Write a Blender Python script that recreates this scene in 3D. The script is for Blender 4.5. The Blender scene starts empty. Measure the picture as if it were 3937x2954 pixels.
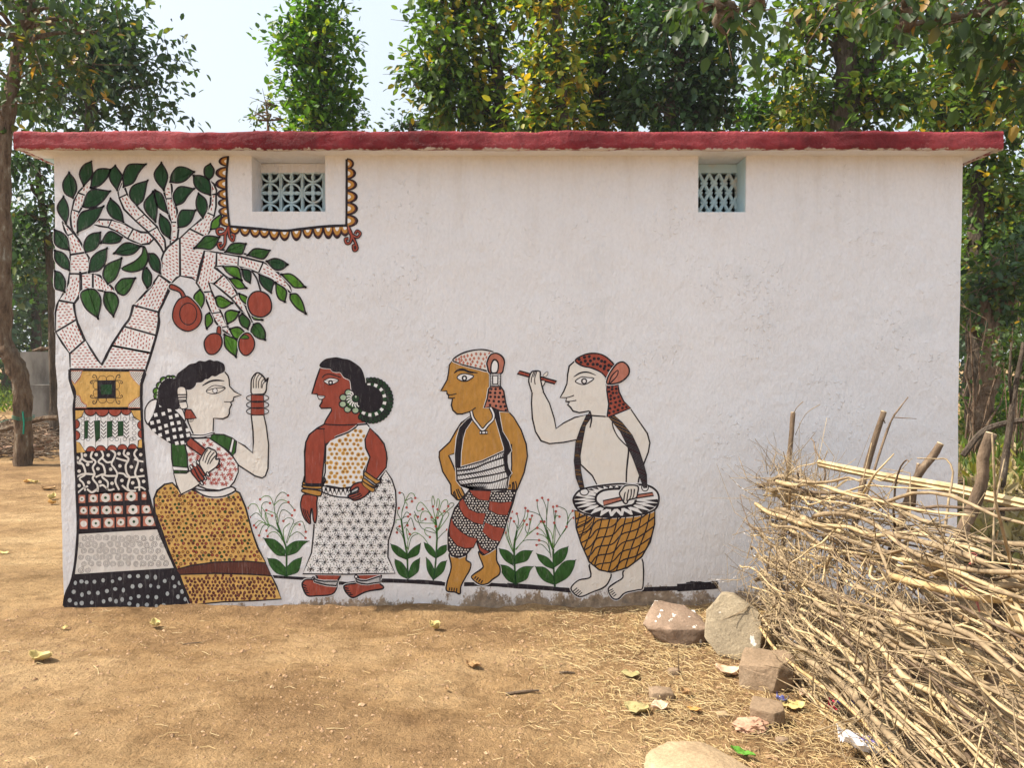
import bpy, bmesh, math, random
import numpy as np
from mathutils import Vector, noise, Matrix
R = math.radians
random.seed(7)
rng = np.random.default_rng(7)
scene = bpy.context.scene
COL = scene.collection

# ------------------------------------------------------------------ camera, sky, sun, exposure
FPX, CX, CY = 2956.0, 1968.5, 1477.0
PITCH = R(1.75)
CAMH = 1.62
WY = 4.97                                  # distance of the painted wall
cam_data = bpy.data.cameras.new("camera")
cam = bpy.data.objects.new("camera", cam_data)
COL.objects.link(cam)
cam.location = (0, 0, CAMH)
cam.rotation_euler = (R(90) - PITCH, 0, 0)
cam_data.sensor_width = 36.0
cam_data.lens = 36.0 * FPX / 3937.0
cam_data.clip_start = 0.05
cam_data.clip_end = 2000
scene.camera = cam

SUN = Vector((-0.60, -0.022, 0.80)).normalized()
EL = math.asin(SUN.z)
world = bpy.data.worlds.new("World")
scene.world = world
world.use_nodes = True
wn = world.node_tree
wn.nodes.clear()
wo = wn.nodes.new("ShaderNodeOutputWorld")
wb = wn.nodes.new("ShaderNodeBackground")
sk = wn.nodes.new("ShaderNodeTexSky")
sk.sky_type = 'NISHITA'
sk.sun_disc = False
sk.sun_elevation = EL
sk.sun_rotation = math.atan2(SUN.x, SUN.y)
sk.altitude = 300
sk.air_density = 1.0
sk.dust_density = 8.0
sk.ozone_density = 1.0
wb.inputs["Strength"].default_value = 0.15
hz = wn.nodes.new("ShaderNodeMix"); hz.data_type = 'RGBA'      # thin high haze whitening the whole sky
hz.inputs[0].default_value = 0.60
hz.inputs[7].default_value = (4.7, 5.15, 5.5, 1)
wn.links.new(sk.outputs[0], hz.inputs[6]); wn.links.new(hz.outputs[2], wb.inputs[0])
wn.links.new(wb.outputs[0], wo.inputs[0])
sd = bpy.data.lights.new("sun", 'SUN')
sd.energy = 5.0
sd.angle = R(0.55)
sd.color = (1.0, 0.92, 0.80)
sun = bpy.data.objects.new("sun", sd)
COL.objects.link(sun)
sun.rotation_euler = SUN.to_track_quat('Z', 'Y').to_euler()
scene.view_settings.view_transform = 'Standard'
scene.view_settings.look = 'None'
scene.view_settings.gamma = 1
scene.view_settings.exposure = 0.68
scene.view_settings.use_curve_mapping = False

# ------------------------------------------------------------------ helpers
def ray(sx, sy):
    u = (sx - CX) / FPX; v = -(sy - CY) / FPX
    return (u, math.cos(PITCH) + v * math.sin(PITCH), -math.sin(PITCH) + v * math.cos(PITCH))
def at(dx, dy, Y):
    """point at distance Y seen at (dx,dy) of the 2212 px wide picture"""
    d = ray(dx * 1.7799, dy * 1.7799)
    t = Y / d[1]
    return Vector((d[0] * t, Y, CAMH + d[2] * t))
def S(sx, sy):
    d = ray(sx, sy); t = WY / d[1]
    return (d[0] * t, CAMH + d[2] * t)
def ground_at(dx, dy):
    d = ray(dx * 1.7799, dy * 1.7799); t = -CAMH / d[2]
    return (d[0] * t, d[1] * t)

def props(o, label=None, cat=None, group=None, kind=None):
    if label: o['label'] = label
    if cat: o['category'] = cat
    if group: o['group'] = group
    if kind: o['kind'] = kind
    return o
def adopt(o, parent):
    o.parent = parent
    o.matrix_parent_inverse = Matrix.Translation(-Vector(WORLDLOC[parent.name]))
WORLDLOC = {}
def thing(name, loc, label, cat, group=None):
    o = bpy.data.objects.new(name, None)
    o.empty_display_size = 0.2
    o.location = loc
    COL.objects.link(o)
    WORLDLOC[o.name] = tuple(loc)
    return props(o, label, cat, group)
class MB:
    def __init__(s): s.v = []; s.f = []; s.m = []
    def add(s, vs, fs, mi=0):
        b = len(s.v); s.v.extend(vs)
        for f in fs: s.f.append(tuple(b + i for i in f)); s.m.append(mi)
    def box(s, x0, x1, y0, y1, z0, z1, mi=0):
        s.add([(x0,y0,z0),(x1,y0,z0),(x1,y1,z0),(x0,y1,z0),(x0,y0,z1),(x1,y0,z1),(x1,y1,z1),(x0,y1,z1)],
              [(0,3,2,1),(4,5,6,7),(0,1,5,4),(1,2,6,5),(2,3,7,6),(3,0,4,7)], mi)
    def prism(s, pts, y0, y1, mi=0):
        """polygon in xz extruded along y"""
        n = len(pts)
        s.add([(x, y0, z) for x, z in pts] + [(x, y1, z) for x, z in pts],
              [tuple(range(n)), tuple(range(2*n-1, n-1, -1))] + [(i, i+n, (i+1) % n + n, (i+1) % n) for i in range(n)], mi)
    def tube(s, pts, rad, n=6, mi=0, rough=0.0, seed=0):
        pts = [Vector(p) for p in pts]
        if not hasattr(rad, '__len__'): rad = [rad] * len(pts)
        vs = []; fs = []
        prev = None
        for i, p in enumerate(pts):
            t = (pts[min(i+1, len(pts)-1)] - pts[max(i-1, 0)])
            if t.length < 1e-7: t = Vector((0,0,1))
            t.normalize()
            if prev is None:
                a = Vector((0,0,1)) if abs(t.z) < .9 else Vector((1,0,0))
                u = t.cross(a).normalized()
            else:
                u = (prev - t * prev.dot(t)).normalized()
            prev = u
            w = t.cross(u)
            for k in range(n):
                an = 2*math.pi*k/n
                r = rad[i]
                if rough: r *= 1 + rough * noise.noise(Vector((k*1.3 + seed, i*0.5, seed*.7)))
                vs.append(tuple(p + (u*math.cos(an) + w*math.sin(an)) * r))
        for i in range(len(pts)-1):
            for k in range(n):
                fs.append((i*n+k, i*n+(k+1)%n, (i+1)*n+(k+1)%n, (i+1)*n+k))
        fs.append(tuple(range(n-1, -1, -1))); fs.append(tuple(range((len(pts)-1)*n, len(pts)*n)))
        s.add(vs, fs, mi)
    def build(s, name, mats, parent=None, smooth=False):
        me = bpy.data.meshes.new(name)
        me.from_pydata(s.v, [], s.f)
        if not isinstance(mats, (list, tuple)): mats = [mats]
        for m in mats: me.materials.append(m)
        if len(mats) > 1: me.polygons.foreach_set('material_index', s.m)
        if smooth: me.polygons.foreach_set('use_smooth', [True] * len(s.f))
        me.update()
        o = bpy.data.objects.new(name, me)
        COL.objects.link(o)
        if parent is not None: adopt(o, parent)
        WORLDLOC[o.name] = WORLDLOC.get(parent.name, (0,0,0)) if parent is not None else (0,0,0)
        if parent is not None: WORLDLOC[o.name] = (0,0,0)
        return o

# ------------------------------------------------------------------ materials
def newmat(name, rough=0.8, spec=0.2):
    m = bpy.data.materials.new(name); m.use_nodes = True
    nt = m.node_tree; b = nt.nodes["Principled BSDF"]
    b.inputs["Roughness"].default_value = rough
    b.inputs["Specular IOR Level"].default_value = spec
    return m, nt, b
def N(nt, t, **kw):
    n = nt.nodes.new(t)
    for k, v in kw.items():
        if k in n.inputs: n.inputs[k].default_value = v
        else: setattr(n, k, v)
    return n
def pos(nt, scale=(1,1,1)):
    g = nt.nodes.new("ShaderNodeNewGeometry")
    mp = nt.nodes.new("ShaderNodeMapping"); mp.inputs["Scale"].default_value = scale
    nt.links.new(g.outputs["Position"], mp.inputs["Vector"])
    return mp.outputs[0]
def nz(nt, vec, scale, detail=4, rough=0.55):
    n = nt.nodes.new("ShaderNodeTexNoise")
    n.inputs["Scale"].default_value = scale; n.inputs["Detail"].default_value = detail
    n.inputs["Roughness"].default_value = rough
    nt.links.new(vec, n.inputs["Vector"]); return n.outputs["Fac"]
def ramp(nt, fac, stops):
    r = nt.nodes.new("ShaderNodeValToRGB"); e = r.color_ramp.elements
    while len(e) < len(stops): e.new(0.5)
    for i, (p, c) in enumerate(stops):
        e[i].position = p; e[i].color = (*c, 1) if len(c) == 3 else c
    nt.links.new(fac, r.inputs[0]); return r.outputs[0]
def mixc(nt, fac, a, b, bt='MIX'):
    m = nt.nodes.new("ShaderNodeMix"); m.data_type = 'RGBA'; m.blend_type = bt
    for sock, v in ((m.inputs[0], fac), (m.inputs[6], a), (m.inputs[7], b)):
        if hasattr(v, 'is_linked'): nt.links.new(v, sock)
        elif isinstance(v, (int, float)): sock.default_value = v
        else: sock.default_value = (*v, 1)
    return m.outputs[2]
def math_(nt, op, a, b=0.0, clamp=False):
    m = nt.nodes.new("ShaderNodeMath"); m.operation = op; m.use_clamp = clamp
    for sock, v in ((m.inputs[0], a), (m.inputs[1], b)):
        if hasattr(v, 'is_linked'): nt.links.new(v, sock)
        else: sock.default_value = v
    return m.outputs[0]
def bump(nt, b, h, strength, dist):
    n = nt.nodes.new("ShaderNodeBump"); n.inputs["Strength"].default_value = strength
    n.inputs["Distance"].default_value = dist
    nt.links.new(h, n.inputs["Height"]); nt.links.new(n.outputs[0], b.inputs["Normal"]); return n
def plaster_height(nt):
    a = nz(nt, pos(nt, (1,1,.45)), 34, 6, .62)
    c = nz(nt, pos(nt, (1,1,.7)), 9, 3, .5)
    d = nz(nt, pos(nt), 2.2, 3, .5)
    lump = ramp(nt, nz(nt, pos(nt, (1,1,.8)), 46, 2, .5), [(.60, (0,0,0)), (.74, (1,1,1))])
    gate = ramp(nt, d, [(.48, (0,0,0)), (.62, (1,1,1))])
    lg = math_(nt, 'MULTIPLY', lump, gate)
    s1 = math_(nt, 'ADD', math_(nt, 'MULTIPLY', a, .7), math_(nt, 'MULTIPLY', c, .9))
    s2 = math_(nt, 'ADD', s1, math_(nt, 'MULTIPLY', d, 1.6))
    return math_(nt, 'ADD', s2, math_(nt, 'MULTIPLY', lg, .30))
def paint(name, col, var=0.16, wear=0.0, rough=.7):
    m, nt, b = newmat(name, rough, .25)
    n = nz(nt, pos(nt, (1,1,.35)), 38, 4, .6)
    n2 = nz(nt, pos(nt), 7, 3, .5)
    lo = tuple(c*(1-var) for c in col); hi = tuple(min(.82, c*(1+var)) for c in col)
    c = ramp(nt, n, [(.3, lo), (.7, hi)])
    c = mixc(nt, math_(nt, 'MULTIPLY', n2, .35), c, lo)
    if max(col) < .6:
        th = ramp(nt, nz(nt, pos(nt, (1,1,.18)), 55, 4, .7), [(.56, (0,0,0)), (.72, (1,1,1))])
        c = mixc(nt, math_(nt, 'MULTIPLY', th, .13), c, (.6,.57,.55))
    if wear:
        w = ramp(nt, nz(nt, pos(nt), 150, 2, .5), [(.70, (0,0,0)), (.76, (1,1,1))])
        c = mixc(nt, math_(nt, 'MULTIPLY', w, wear), c, (.6,.58,.56))
    nt.links.new(c, b.inputs["Base Color"])
    bump(nt, b, plaster_height(nt), .9, .0135)
    return m
M = {}
M['black'] = paint('black_paint', (.017,.013,.019), .15, .25)
M['white'] = paint('white_paint', (.81,.81,.815), .02)
M['cream'] = paint('cream_paint', (.77,.735,.68), .03)
M['terra'] = paint('terracotta_paint', (.335,.068,.042), .2, .2)
M['pinkt'] = paint('faded_terracotta_paint', (.50,.19,.13), .22)
M['ochre'] = paint('ochre_paint', (.50,.255,.055), .16)
M['gold'] = paint('pale_ochre_paint', (.68,.42,.13), .2)
M['dgreen'] = paint('dark_green_paint', (.014,.062,.022), .35, .3)
M['lgreen'] = paint('leaf_green_paint', (.085,.24,.022), .5)
M['mgreen'] = paint('mid_green_paint', (.03,.105,.02), .45)
M['grey'] = paint('grey_paint', (.40,.43,.44), .15)
M['brown'] = paint('brown_paint', (.16,.05,.03), .2)
M['dkred'] = paint('dark_red_paint', (.10,.025,.022), .2)
M['sw'] = paint('swirl_ground_paint', (.72,.69,.65), .05)
M['ggrey'] = paint('thin_grey_paint', (.10,.09,.10), .2)
M['brick'] = paint('berry_paint', (.42,.085,.07), .2)
M['pale'] = paint('pale_green_paint', (.40,.52,.36), .2)
MK = list(M.keys()); ML = [M[k] for k in MK]; MI = {k: i for i, k in enumerate(MK)}

# wall plaster with dirt along the foot
mwall, nt, b = newmat('whitewashed_plaster', .85, .15)
base = ramp(nt, nz(nt, pos(nt), 1.4, 4, .6), [(.3, (.755,.765,.795)), (.7, (.80,.81,.84))])
fine = ramp(nt, nz(nt, pos(nt, (1,1,.6)), 60, 3, .6), [(.25, (.93,.93,.93)), (.6, (1,1,1))])
base = mixc(nt, 1.0, base, fine, 'MULTIPLY')
smudge = ramp(nt, nz(nt, pos(nt), 3.1, 6, .68), [(.60, (0,0,0)), (.76, (1,1,1))])
base = mixc(nt, math_(nt, 'MULTIPLY', smudge, .22), base, (.45,.50,.54))
speck = ramp(nt, nz(nt, pos(nt), 85, 2, .5), [(.735, (0,0,0)), (.755, (1,1,1))])
base = mixc(nt, math_(nt, 'MULTIPLY', speck, .25), base, (.35,.30,.28))
sx = N(nt, "ShaderNodeSeparateXYZ"); g = nt.nodes.new("ShaderNodeNewGeometry"); nt.links.new(g.outputs["Position"], sx.inputs[0])
hx = math_(nt, 'MULTIPLY', math_(nt, 'ADD', sx.outputs[0], 2.1), .045)
hx = math_(nt, 'MAXIMUM', hx, 0.0); hx = math_(nt, 'MINIMUM', hx, .12)
h = math_(nt, 'ADD', math_(nt, 'MULTIPLY', nz(nt, pos(nt, (1,1,.55)), 4.5, 7, .78), .62), -.315)
hh = math_(nt, 'ADD', h, hx)
d = math_(nt, 'SUBTRACT', hh, sx.outputs[2])
d = math_(nt, 'ADD', d, math_(nt, 'MULTIPLY', math_(nt, 'SUBTRACT', nz(nt, pos(nt), 70, 4, .7), .5), .09))
mask = ramp(nt, math_(nt, 'MULTIPLY', math_(nt, 'ADD', d, .02), 16, True), [(.2, (0,0,0)), (.75, (1,1,1))])
dirt = ramp(nt, nz(nt, pos(nt), 22, 5, .7), [(.3, (.06,.05,.033)), (.45, (.19,.13,.075)), (.6, (.30,.22,.14)), (.7, (.55,.50,.44))])
base = mixc(nt, mask, base, dirt)
# faint brownish splash higher up
sp = ramp(nt, math_(nt, 'MULTIPLY', math_(nt, 'SUBTRACT', .42, sx.outputs[2]), 2.0, True), [(0, (0,0,0)), (1, (1,1,1))])
base = mixc(nt, math_(nt, 'MULTIPLY', sp, math_(nt, 'MULTIPLY', nz(nt, pos(nt), 5, 5, .7), .55)), base, (.55,.47,.40))
# rain streaks and dust under the roof
stk = ramp(nt, nz(nt, pos(nt, (1,1,.10)), 11, 5, .65), [(.50, (0,0,0)), (.70, (1,1,1))])
topm = ramp(nt, math_(nt, 'MULTIPLY', math_(nt, 'SUBTRACT', sx.outputs[2], 1.9), .9, True), [(0, (0,0,0)), (1, (1,1,1))])
base = mixc(nt, math_(nt, 'MULTIPLY', math_(nt, 'MULTIPLY', stk, topm), .22), base, (.50,.44,.37))
pat = ramp(nt, nz(nt, pos(nt, (1,1,.8)), .9, 5, .7), [(.50, (0,0,0)), (.66, (1,1,1))])
base = mixc(nt, math_(nt, 'MULTIPLY', pat, .12), base, (.60,.57,.56))
nt.links.new(base, b.inputs["Base Color"])
bump(nt, b, plaster_height(nt), 1.0, .0155)

def simple(name, stops, scale=8, rough=.85, bstr=.4, bdist=.01, stretch=(1,1,1), spec=.2, bscale=None):
    m, nt, b = newmat(name, rough, spec)
    n = nz(nt, pos(nt, stretch), scale, 6, .62)
    nt.links.new(ramp(nt, n, stops), b.inputs["Base Color"])
    bump(nt, b, nz(nt, pos(nt, stretch), bscale or scale*3, 5, .6), bstr, bdist)
    return m
mred = None
m_, nt, b = newmat('red_fascia_paint', .75, .2)
c1 = ramp(nt, nz(nt, pos(nt), .8, 4, .6), [(.38, (.11,.012,.016)), (.5, (.22,.026,.034)), (.62, (.38,.075,.085))])
c2 = ramp(nt, nz(nt, pos(nt, (1,1,.6)), 12, 7, .75), [(.3, (.62,.62,.62)), (.5, (1,1,1)), (.7, (1.35,1.3,1.3))])
c1 = mixc(nt, 1.0, c1, c2, 'MULTIPLY')
ch = ramp(nt, nz(nt, pos(nt), 8, 8, .8), [(.625, (0,0,0)), (.66, (1,1,1))])
c1 = mixc(nt, math_(nt, 'MULTIPLY', ch, .5), c1, (.55,.33,.31))
sz_ = N(nt, "ShaderNodeSeparateXYZ"); g = nt.nodes.new("ShaderNodeNewGeometry"); nt.links.new(g.outputs["Position"], sz_.inputs[0])
lowe = math_(nt, 'SUBTRACT', math_(nt, 'ADD', 2.932, math_(nt, 'MULTIPLY', math_(nt, 'SUBTRACT', nz(nt, pos(nt), 16, 6, .75), .52), .075)), sz_.outputs[2])
c1 = mixc(nt, ramp(nt, math_(nt, 'MULTIPLY', lowe, 160, True), [(0,(0,0,0)),(1,(1,1,1))]), c1, (.62,.56,.50))
nt.links.new(c1, b.inputs["Base Color"])
bump(nt, b, nz(nt, pos(nt), 38, 7, .7), 1.0, .016)
mred = m_
mconc = simple('grey_roof_concrete', [(.3, (.22,.21,.19)), (.7, (.40,.38,.34))], 6)
mblue = simple('pale_blue_limewash', [(.30, (.62,.58,.50)), (.42, (.52,.66,.70)), (.7, (.56,.75,.82))], 7, .8, .5, .008)
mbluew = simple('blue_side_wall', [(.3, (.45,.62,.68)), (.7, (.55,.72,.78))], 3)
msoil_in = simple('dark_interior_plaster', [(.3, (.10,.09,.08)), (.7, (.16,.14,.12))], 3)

# ground
mground, nt, b = newmat('dry_trodden_earth', .95, .08)
g1 = ramp(nt, nz(nt, pos(nt, (1,1.5,1)), .62, 6, .62), [(.36, (.275,.170,.086)), (.5, (.375,.24,.118)), (.62, (.48,.325,.172))])
g2 = ramp(nt, nz(nt, pos(nt, (1,1.5,1)), 6, 9, .72), [(.3, (.60,.57,.55)), (.52, (1,1,1)), (.72, (1.22,1.2,1.16))])
gc = mixc(nt, 1.0, g1, g2, 'MULTIPLY')
gk = ramp(nt, nz(nt, pos(nt), 75, 3, .6), [(.28, (.55,.5,.45)), (.42, (1,1,1))])
gc = mixc(nt, .8, gc, gk, 'MULTIPLY')
gs = ramp(nt, nz(nt, pos(nt), 120, 2, .5), [(.70, (0,0,0)), (.76, (1,1,1))])
gc = mixc(nt, math_(nt, 'MULTIPLY', gs, .6), gc, (.62,.50,.34))
damp = ramp(nt, nz(nt, pos(nt, (1,1.8,1)), 1.5, 5, .6), [(.52, (1,1,1)), (.68, (.72,.69,.66))])
gc = mixc(nt, 1.0, gc, damp, 'MULTIPLY')
nt.links.new(gc, b.inputs["Base Color"])
gh = math_(nt, 'ADD', nz(nt, pos(nt), 26, 8, .68), math_(nt, 'MULTIPLY', nz(nt, pos(nt), 110, 4, .6), .35))
gh = math_(nt, 'ADD', gh, math_(nt, 'MULTIPLY', nz(nt, pos(nt, (1,1.6,1)), 9, 5, .6), .9))
bump(nt, b, gh, 1.0, .050)

def leafmat(name, dark, light, accent, acc=.12, clump=.5, transl=.45, scale=.9):
    m = bpy.data.materials.new(name); m.use_nodes = True; nt = m.node_tree
    b = nt.nodes["Principled BSDF"]; out = nt.nodes["Material Output"]
    b.inputs["Roughness"].default_value = .5; b.inputs["Specular IOR Level"].default_value = .45
    g = nt.nodes.new("ShaderNodeNewGeometry"); ri = g.outputs["Random Per Island"]
    c = ramp(nt, ri, [(0, dark), (.6, light), (1, dark)])
    cl = nz(nt, pos(nt), scale, 3, .6)
    s = math_(nt, 'ADD', math_(nt, 'MULTIPLY', ri, .5), math_(nt, 'MULTIPLY', cl, .9))
    k = ramp(nt, s, [(1.0 - acc - .06, (0,0,0)), (1.0 - acc, (1,1,1))]) if acc > 0 else None
    if k is not None:
        r2 = N(nt, "ShaderNodeTexWhiteNoise", noise_dimensions='1D'); nt.links.new(ri, r2.inputs["W"])
        ac = ramp(nt, r2.outputs[0], [(0, accent[0]), (.6, accent[1]), (1, light)])
        c = mixc(nt, k, c, ac)
    nt.links.new(c, b.inputs["Base Color"])
    t = nt.nodes.new("ShaderNodeBsdfTranslucent")
    tc = mixc(nt, 1.0, c, (1.7, 1.75, .75), 'MULTIPLY'); nt.links.new(tc, t.inputs[0])
    mx = nt.nodes.new("ShaderNodeMixShader"); mx.inputs[0].default_value = transl
    nt.links.new(b.outputs[0], mx.inputs[1]); nt.links.new(t.outputs[0], mx.inputs[2])
    nt.links.new(mx.outputs[0], out.inputs[0])
    return m
mbark = simple('furrowed_grey_brown_bark', [(.3, (.055,.042,.032)), (.6, (.13,.10,.075)), (.8, (.24,.21,.17))], 13, .95, 1.0, .05, (1,1,.3))
mbark2 = simple('pale_brown_bark', [(.3, (.07,.045,.03)), (.5, (.17,.115,.075)), (.62,(.22,.17,.12)), (.72, (.38,.36,.30))], 13, .95, 1.0, .05, (1,1,.35))
L_dark = leafmat('dark_bluish_leaves', (.010,.030,.014), (.060,.125,.042), ((.22,.20,.03), (.08,.14,.02)), .02, transl=.32)
L_sal = leafmat('broad_green_leaves', (.012,.038,.008), (.115,.205,.028), ((.42,.27,.025), (.20,.24,.03)), .10, transl=.40)
L_yel = leafmat('yellowing_leaves', (.035,.08,.014), (.15,.23,.035), ((.50,.28,.03), (.32,.32,.035)), .26, transl=.42)
L_bright = leafmat('bright_green_leaves', (.012,.048,.008), (.095,.21,.024), ((.30,.34,.03), (.16,.26,.03)), .08, transl=.42)
L_olive = leafmat('olive_brown_leaves', (.022,.048,.012), (.055,.095,.020), ((.40,.20,.03), (.15,.15,.03)), .045, transl=.38)
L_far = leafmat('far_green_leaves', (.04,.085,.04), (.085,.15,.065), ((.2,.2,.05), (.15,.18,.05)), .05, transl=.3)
L_shrub = leafmat('shrub_leaves', (.05,.09,.02), (.12,.18,.03), ((.3,.27,.05), (.2,.2,.04)), .1)
# ------------------------------------------------------------------ the house
HX = -0.05
house = thing('house', (HX, WY, 0), 'long white single-storey house with red roof edge and a painted folk mural on its wall', 'house')
zt = S(1968, 337*1.7799)[1]                   # underside of the roof slab
def zat(dy, Y): return at(1106, dy, Y).z
w1 = (S(961,0)[0], S(1245,0)[0], S(0,813)[1]); w2 = (S(2689.5,0)[0], S(2874.9,0)[0], S(0,815.8)[1])
xs = [None, w1[0], w1[1], w2[0], w2[1], None]
TH = .22
Lp = [(207,598),(211,800),(212,1000),(212,1200),(214,1330),(213,1400),(221,1480),(220,1560),(229,1640),(228,1740),(236,1830),(235,1950),(240,2060),(241,2180),(246,2290),(247,2420)]
Rp = [(3702,598),(3699,760),(3697,900),(3693,1010),(3692,1150),(3688,1280),(3686,1450),(3683,1600),(3684,1760),(3681,1900),(3679,2050),(3678,2200),(3672,2420)]
Lw = [S(*p) for p in Lp]; Rw = [S(*p) for p in Rp]
Lw[0] = (Lw[0][0], zt); Rw[0] = (Rw[0][0], zt)
mb = MB()
mb.prism([(w1[0], zt)] + Lw + [(w1[0], Lw[-1][1])], WY, WY+TH)
mb.box(w1[0], w1[1], WY, WY+TH, -.1, w1[2])
mb.box(w1[1], w2[0], WY, WY+TH, -.1, zt)
mb.box(w2[0], w2[1], WY, WY+TH, -.1, w2[2])
mb.prism([(w2[1], Rw[-1][1])] + Rw[::-1] + [(w2[1], zt)], WY, WY+TH)
mb.build('wall', mwall, house)
XL, XR = Lw[0][0], Rw[0][0]
DEP = 3.4
mb = MB()
mb.box(XL+.02, XL+.22, WY+TH, WY+DEP, -.1, zt-.002)
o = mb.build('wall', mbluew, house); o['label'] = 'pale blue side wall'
mb = MB()
mb.box(XR-.24, XR-.04, WY+TH, WY+DEP, -.1, zt-.002)
o = mb.build('wall', mwall, house)
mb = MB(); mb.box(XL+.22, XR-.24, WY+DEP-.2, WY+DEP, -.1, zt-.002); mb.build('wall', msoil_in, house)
# roof slab with uneven red edge
FX0, FX1 = at(30, 320, WY-.18).x, at(2167, 320, WY-.18).x
FY = WY - .18
ztop = at(1106, 283.5, FY).z
def jag(x, s, a): return a * (noise.noise(Vector((x*2.2, s, 0))) + .5*noise.noise(Vector((x*9, s, 3))) + .35*noise.noise(Vector((x*31, s, 5))))
def fascia(P, Q, out, name='fascia'):
    """red painted band from P to Q (plan points), facing out"""
    L = (Vector(Q) - Vector(P)).length; n = max(4, int(L/.025)); vs = []; fs = []
    rows = 9
    for i in range(n+1):
        t = i/n; x = P[0]+(Q[0]-P[0])*t; y = P[1]+(Q[1]-P[1])*t
        zl = zt + jag(x + y*3, 1.0, .011) - .006; zh = ztop + jag(x + y*3, 7.0, .013)
        for j in range(rows):
            q = j/(rows-1)
            bul = .0012*math.sin(math.pi*q) - (.006 if j in (0, rows-1) else 0)*(1+noise.noise(Vector((x*20,y*20,j)))) + .004*noise.noise(Vector((x*7, y*7, q*2))) + .002*noise.noise(Vector((x*30, y*30, q*6)))
            vs.append((x+out[0]*(bul+.004), y+out[1]*(bul+.004), zl+(zh-zl)*q))
        vs.append((x - out[0]*.03, y - out[1]*.03, zh+.001)); vs.append((x - out[0]*.03, y - out[1]*.03, zl))
    k = rows+2
    for i in range(n):
        for j in range(k):
            a = i*k+j; c = i*k+(j+1) % k
            fs.append((a, a+k, c+k, c))
    mbx = MB(); mbx.add(vs, fs); mbx.add([vs[i] for i in range(k)], [tuple(range(k))]); mbx.add([vs[n*k+i] for i in range(k)], [tuple(range(k-1,-1,-1))])
    return mbx
slab = MB(); slab.box(FX0+.02, FX1-.02, FY+.02, WY+DEP+.2, zt, ztop-.006)
slab_o = slab.build('roof', mwall, house)
cap = MB(); cap.box(FX0+.021, FX1-.021, FY+.021, WY+DEP+.198, ztop-.0055, ztop-.001); cap.build('roof_screed', mconc, slab_o)
fascia((FX0, FY), (FX1, FY), (0,-1)).build('fascia', mred, slab_o, True)
fascia((FX0+.002, WY+DEP+.2), (FX0+.002, FY+.012), (-1,0)).build('fascia', mred, slab_o, True)
fascia((FX1-.002, FY+.012), (FX1-.002, WY+DEP+.2), (1,0)).build('fascia', mred, slab_o, True)
mb = MB(); mb.box(FX0+.03, XL-.004, WY+.06, WY+DEP, zt-.004, zt-.001); mb.build('soffit_strip', mbluew, slab_o)

# windows: recessed cement grilles
def window(x0, x1, zb, yd, blue):
    fr = MB(); lin = yd - .01
    zg = zat(374, WY+yd)
    fr.box(x0+.001, x1-.001, WY+lin, WY+lin+.06, zg, zt-.003)
    lab = 'white-framed ventilation opening with petal grille' if not blue else 'blue ventilation opening with diamond lattice'
    w = fr.build('window', mblue if blue else mwall, house); w['label'] = lab
    if blue:
        l = MB(); t = .004
        l.box(x0+.0005, x0+t, WY+.012, WY+yd, zb+.002, zt-.004)
        l.box(x1-t, x1-.0005, WY+.012, WY+yd, zb+.002, zt-.004)
        l.box(x0+t, x1-t, WY+.012, WY+yd, zb+.001, zb+t)
        l.build('window_reveal', mblue, w)
    return w, zg
wa, zg1 = window(*w1, .19, False)
wb_, zg2 = window(*w2, .20, True)
# petal grille tiles
yg = WY + .19
sc = yg / 1.0
def D8x(x): return at((900 + x/3.952)/1.7799, 500, yg).x
def D8z(y): return at(1106, (540 + y/3.952)/1.7799, yg).z
cw = D8x(1040) - D8x(715)
chh = D8z(480) - D8z(800)
def tile_mesh():
    t = MB()
    def ring(r0, r1, y0, y1, n=28):
        vs = []
        for i in range(n):
            a = 2*math.pi*i/n
            for r, y in ((r0, y1), (r0, y0), (r1, y0), (r1, y1)):
                vs.append((math.cos(a)*r, y, math.sin(a)*r))
        fs = []
        for i in range(n):
            for k in range(4):
                fs.append((i*4+k, i*4+(k+1)%4, ((i+1)%n)*4+(k+1)%4, ((i+1)%n)*4+k))
        t.add(vs, fs)
    ring(cw*.39, cw*.475, 0, .03)
    for a in range(4):
        ca, sa = math.cos(a*math.pi/2), math.sin(a*math.pi/2)
        pet = [(0,.0), (.06,.045), (.16,.06), (.24,.085), (.33,.065), (.41,.02), (.41,-.02), (.33,-.065), (.24,-.085), (.16,-.06), (.06,-.045)]
        pts = [((u*ca - v*sa)*cw, (u*sa + v*ca)*cw) for u, v in pet]
        t.prism(pts, -.004 + a*.0003, .026)
        pts = [((u*ca - v*sa)*cw, (u*sa + v*ca)*cw) for u, v in [(.03,0),(.2,.022),(.38,0),(.2,-.022)]]
        t.prism(pts, -.010 + a*.0002, .0)
    st = []
    for i in range(16):
        r = .15 if i % 2 == 0 else .10
        st.append((math.cos(i*math.pi/8+.39)*r*cw, math.sin(i*math.pi/8+.39)*r*cw))
    t.prism(st, -.009, .02)
    return t
tm = tile_mesh().build('grille_tile', mblue, wa)
first = True
for ci, cxp in enumerate((552, 878, 1204)):
    for ri, cyp in enumerate((800, 484, 1116)):
        if first: o = tm; first = False
        else:
            o = tm.copy(); COL.objects.link(o)
        o.location = (D8x(cxp), yg, D8z(cyp))
mb = MB()
for bx in (389, 715, 1041, 1367):
    mb.box(D8x(bx)-cw*.055, D8x(bx)-cw*.012, yg-.006, yg+.035, w1[2]-.05, zg1+.0)
    mb.box(D8x(bx)+cw*.012, D8x(bx)+cw*.055, yg-.006, yg+.035, w1[2]-.05, zg1+.0)
    mb.box(D8x(bx)-cw*.012, D8x(bx)+cw*.012, yg+.002, yg+.030, w1[2]-.05, zg1+.0)
mb.build('grille_mullions', mblue, wa)
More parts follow.
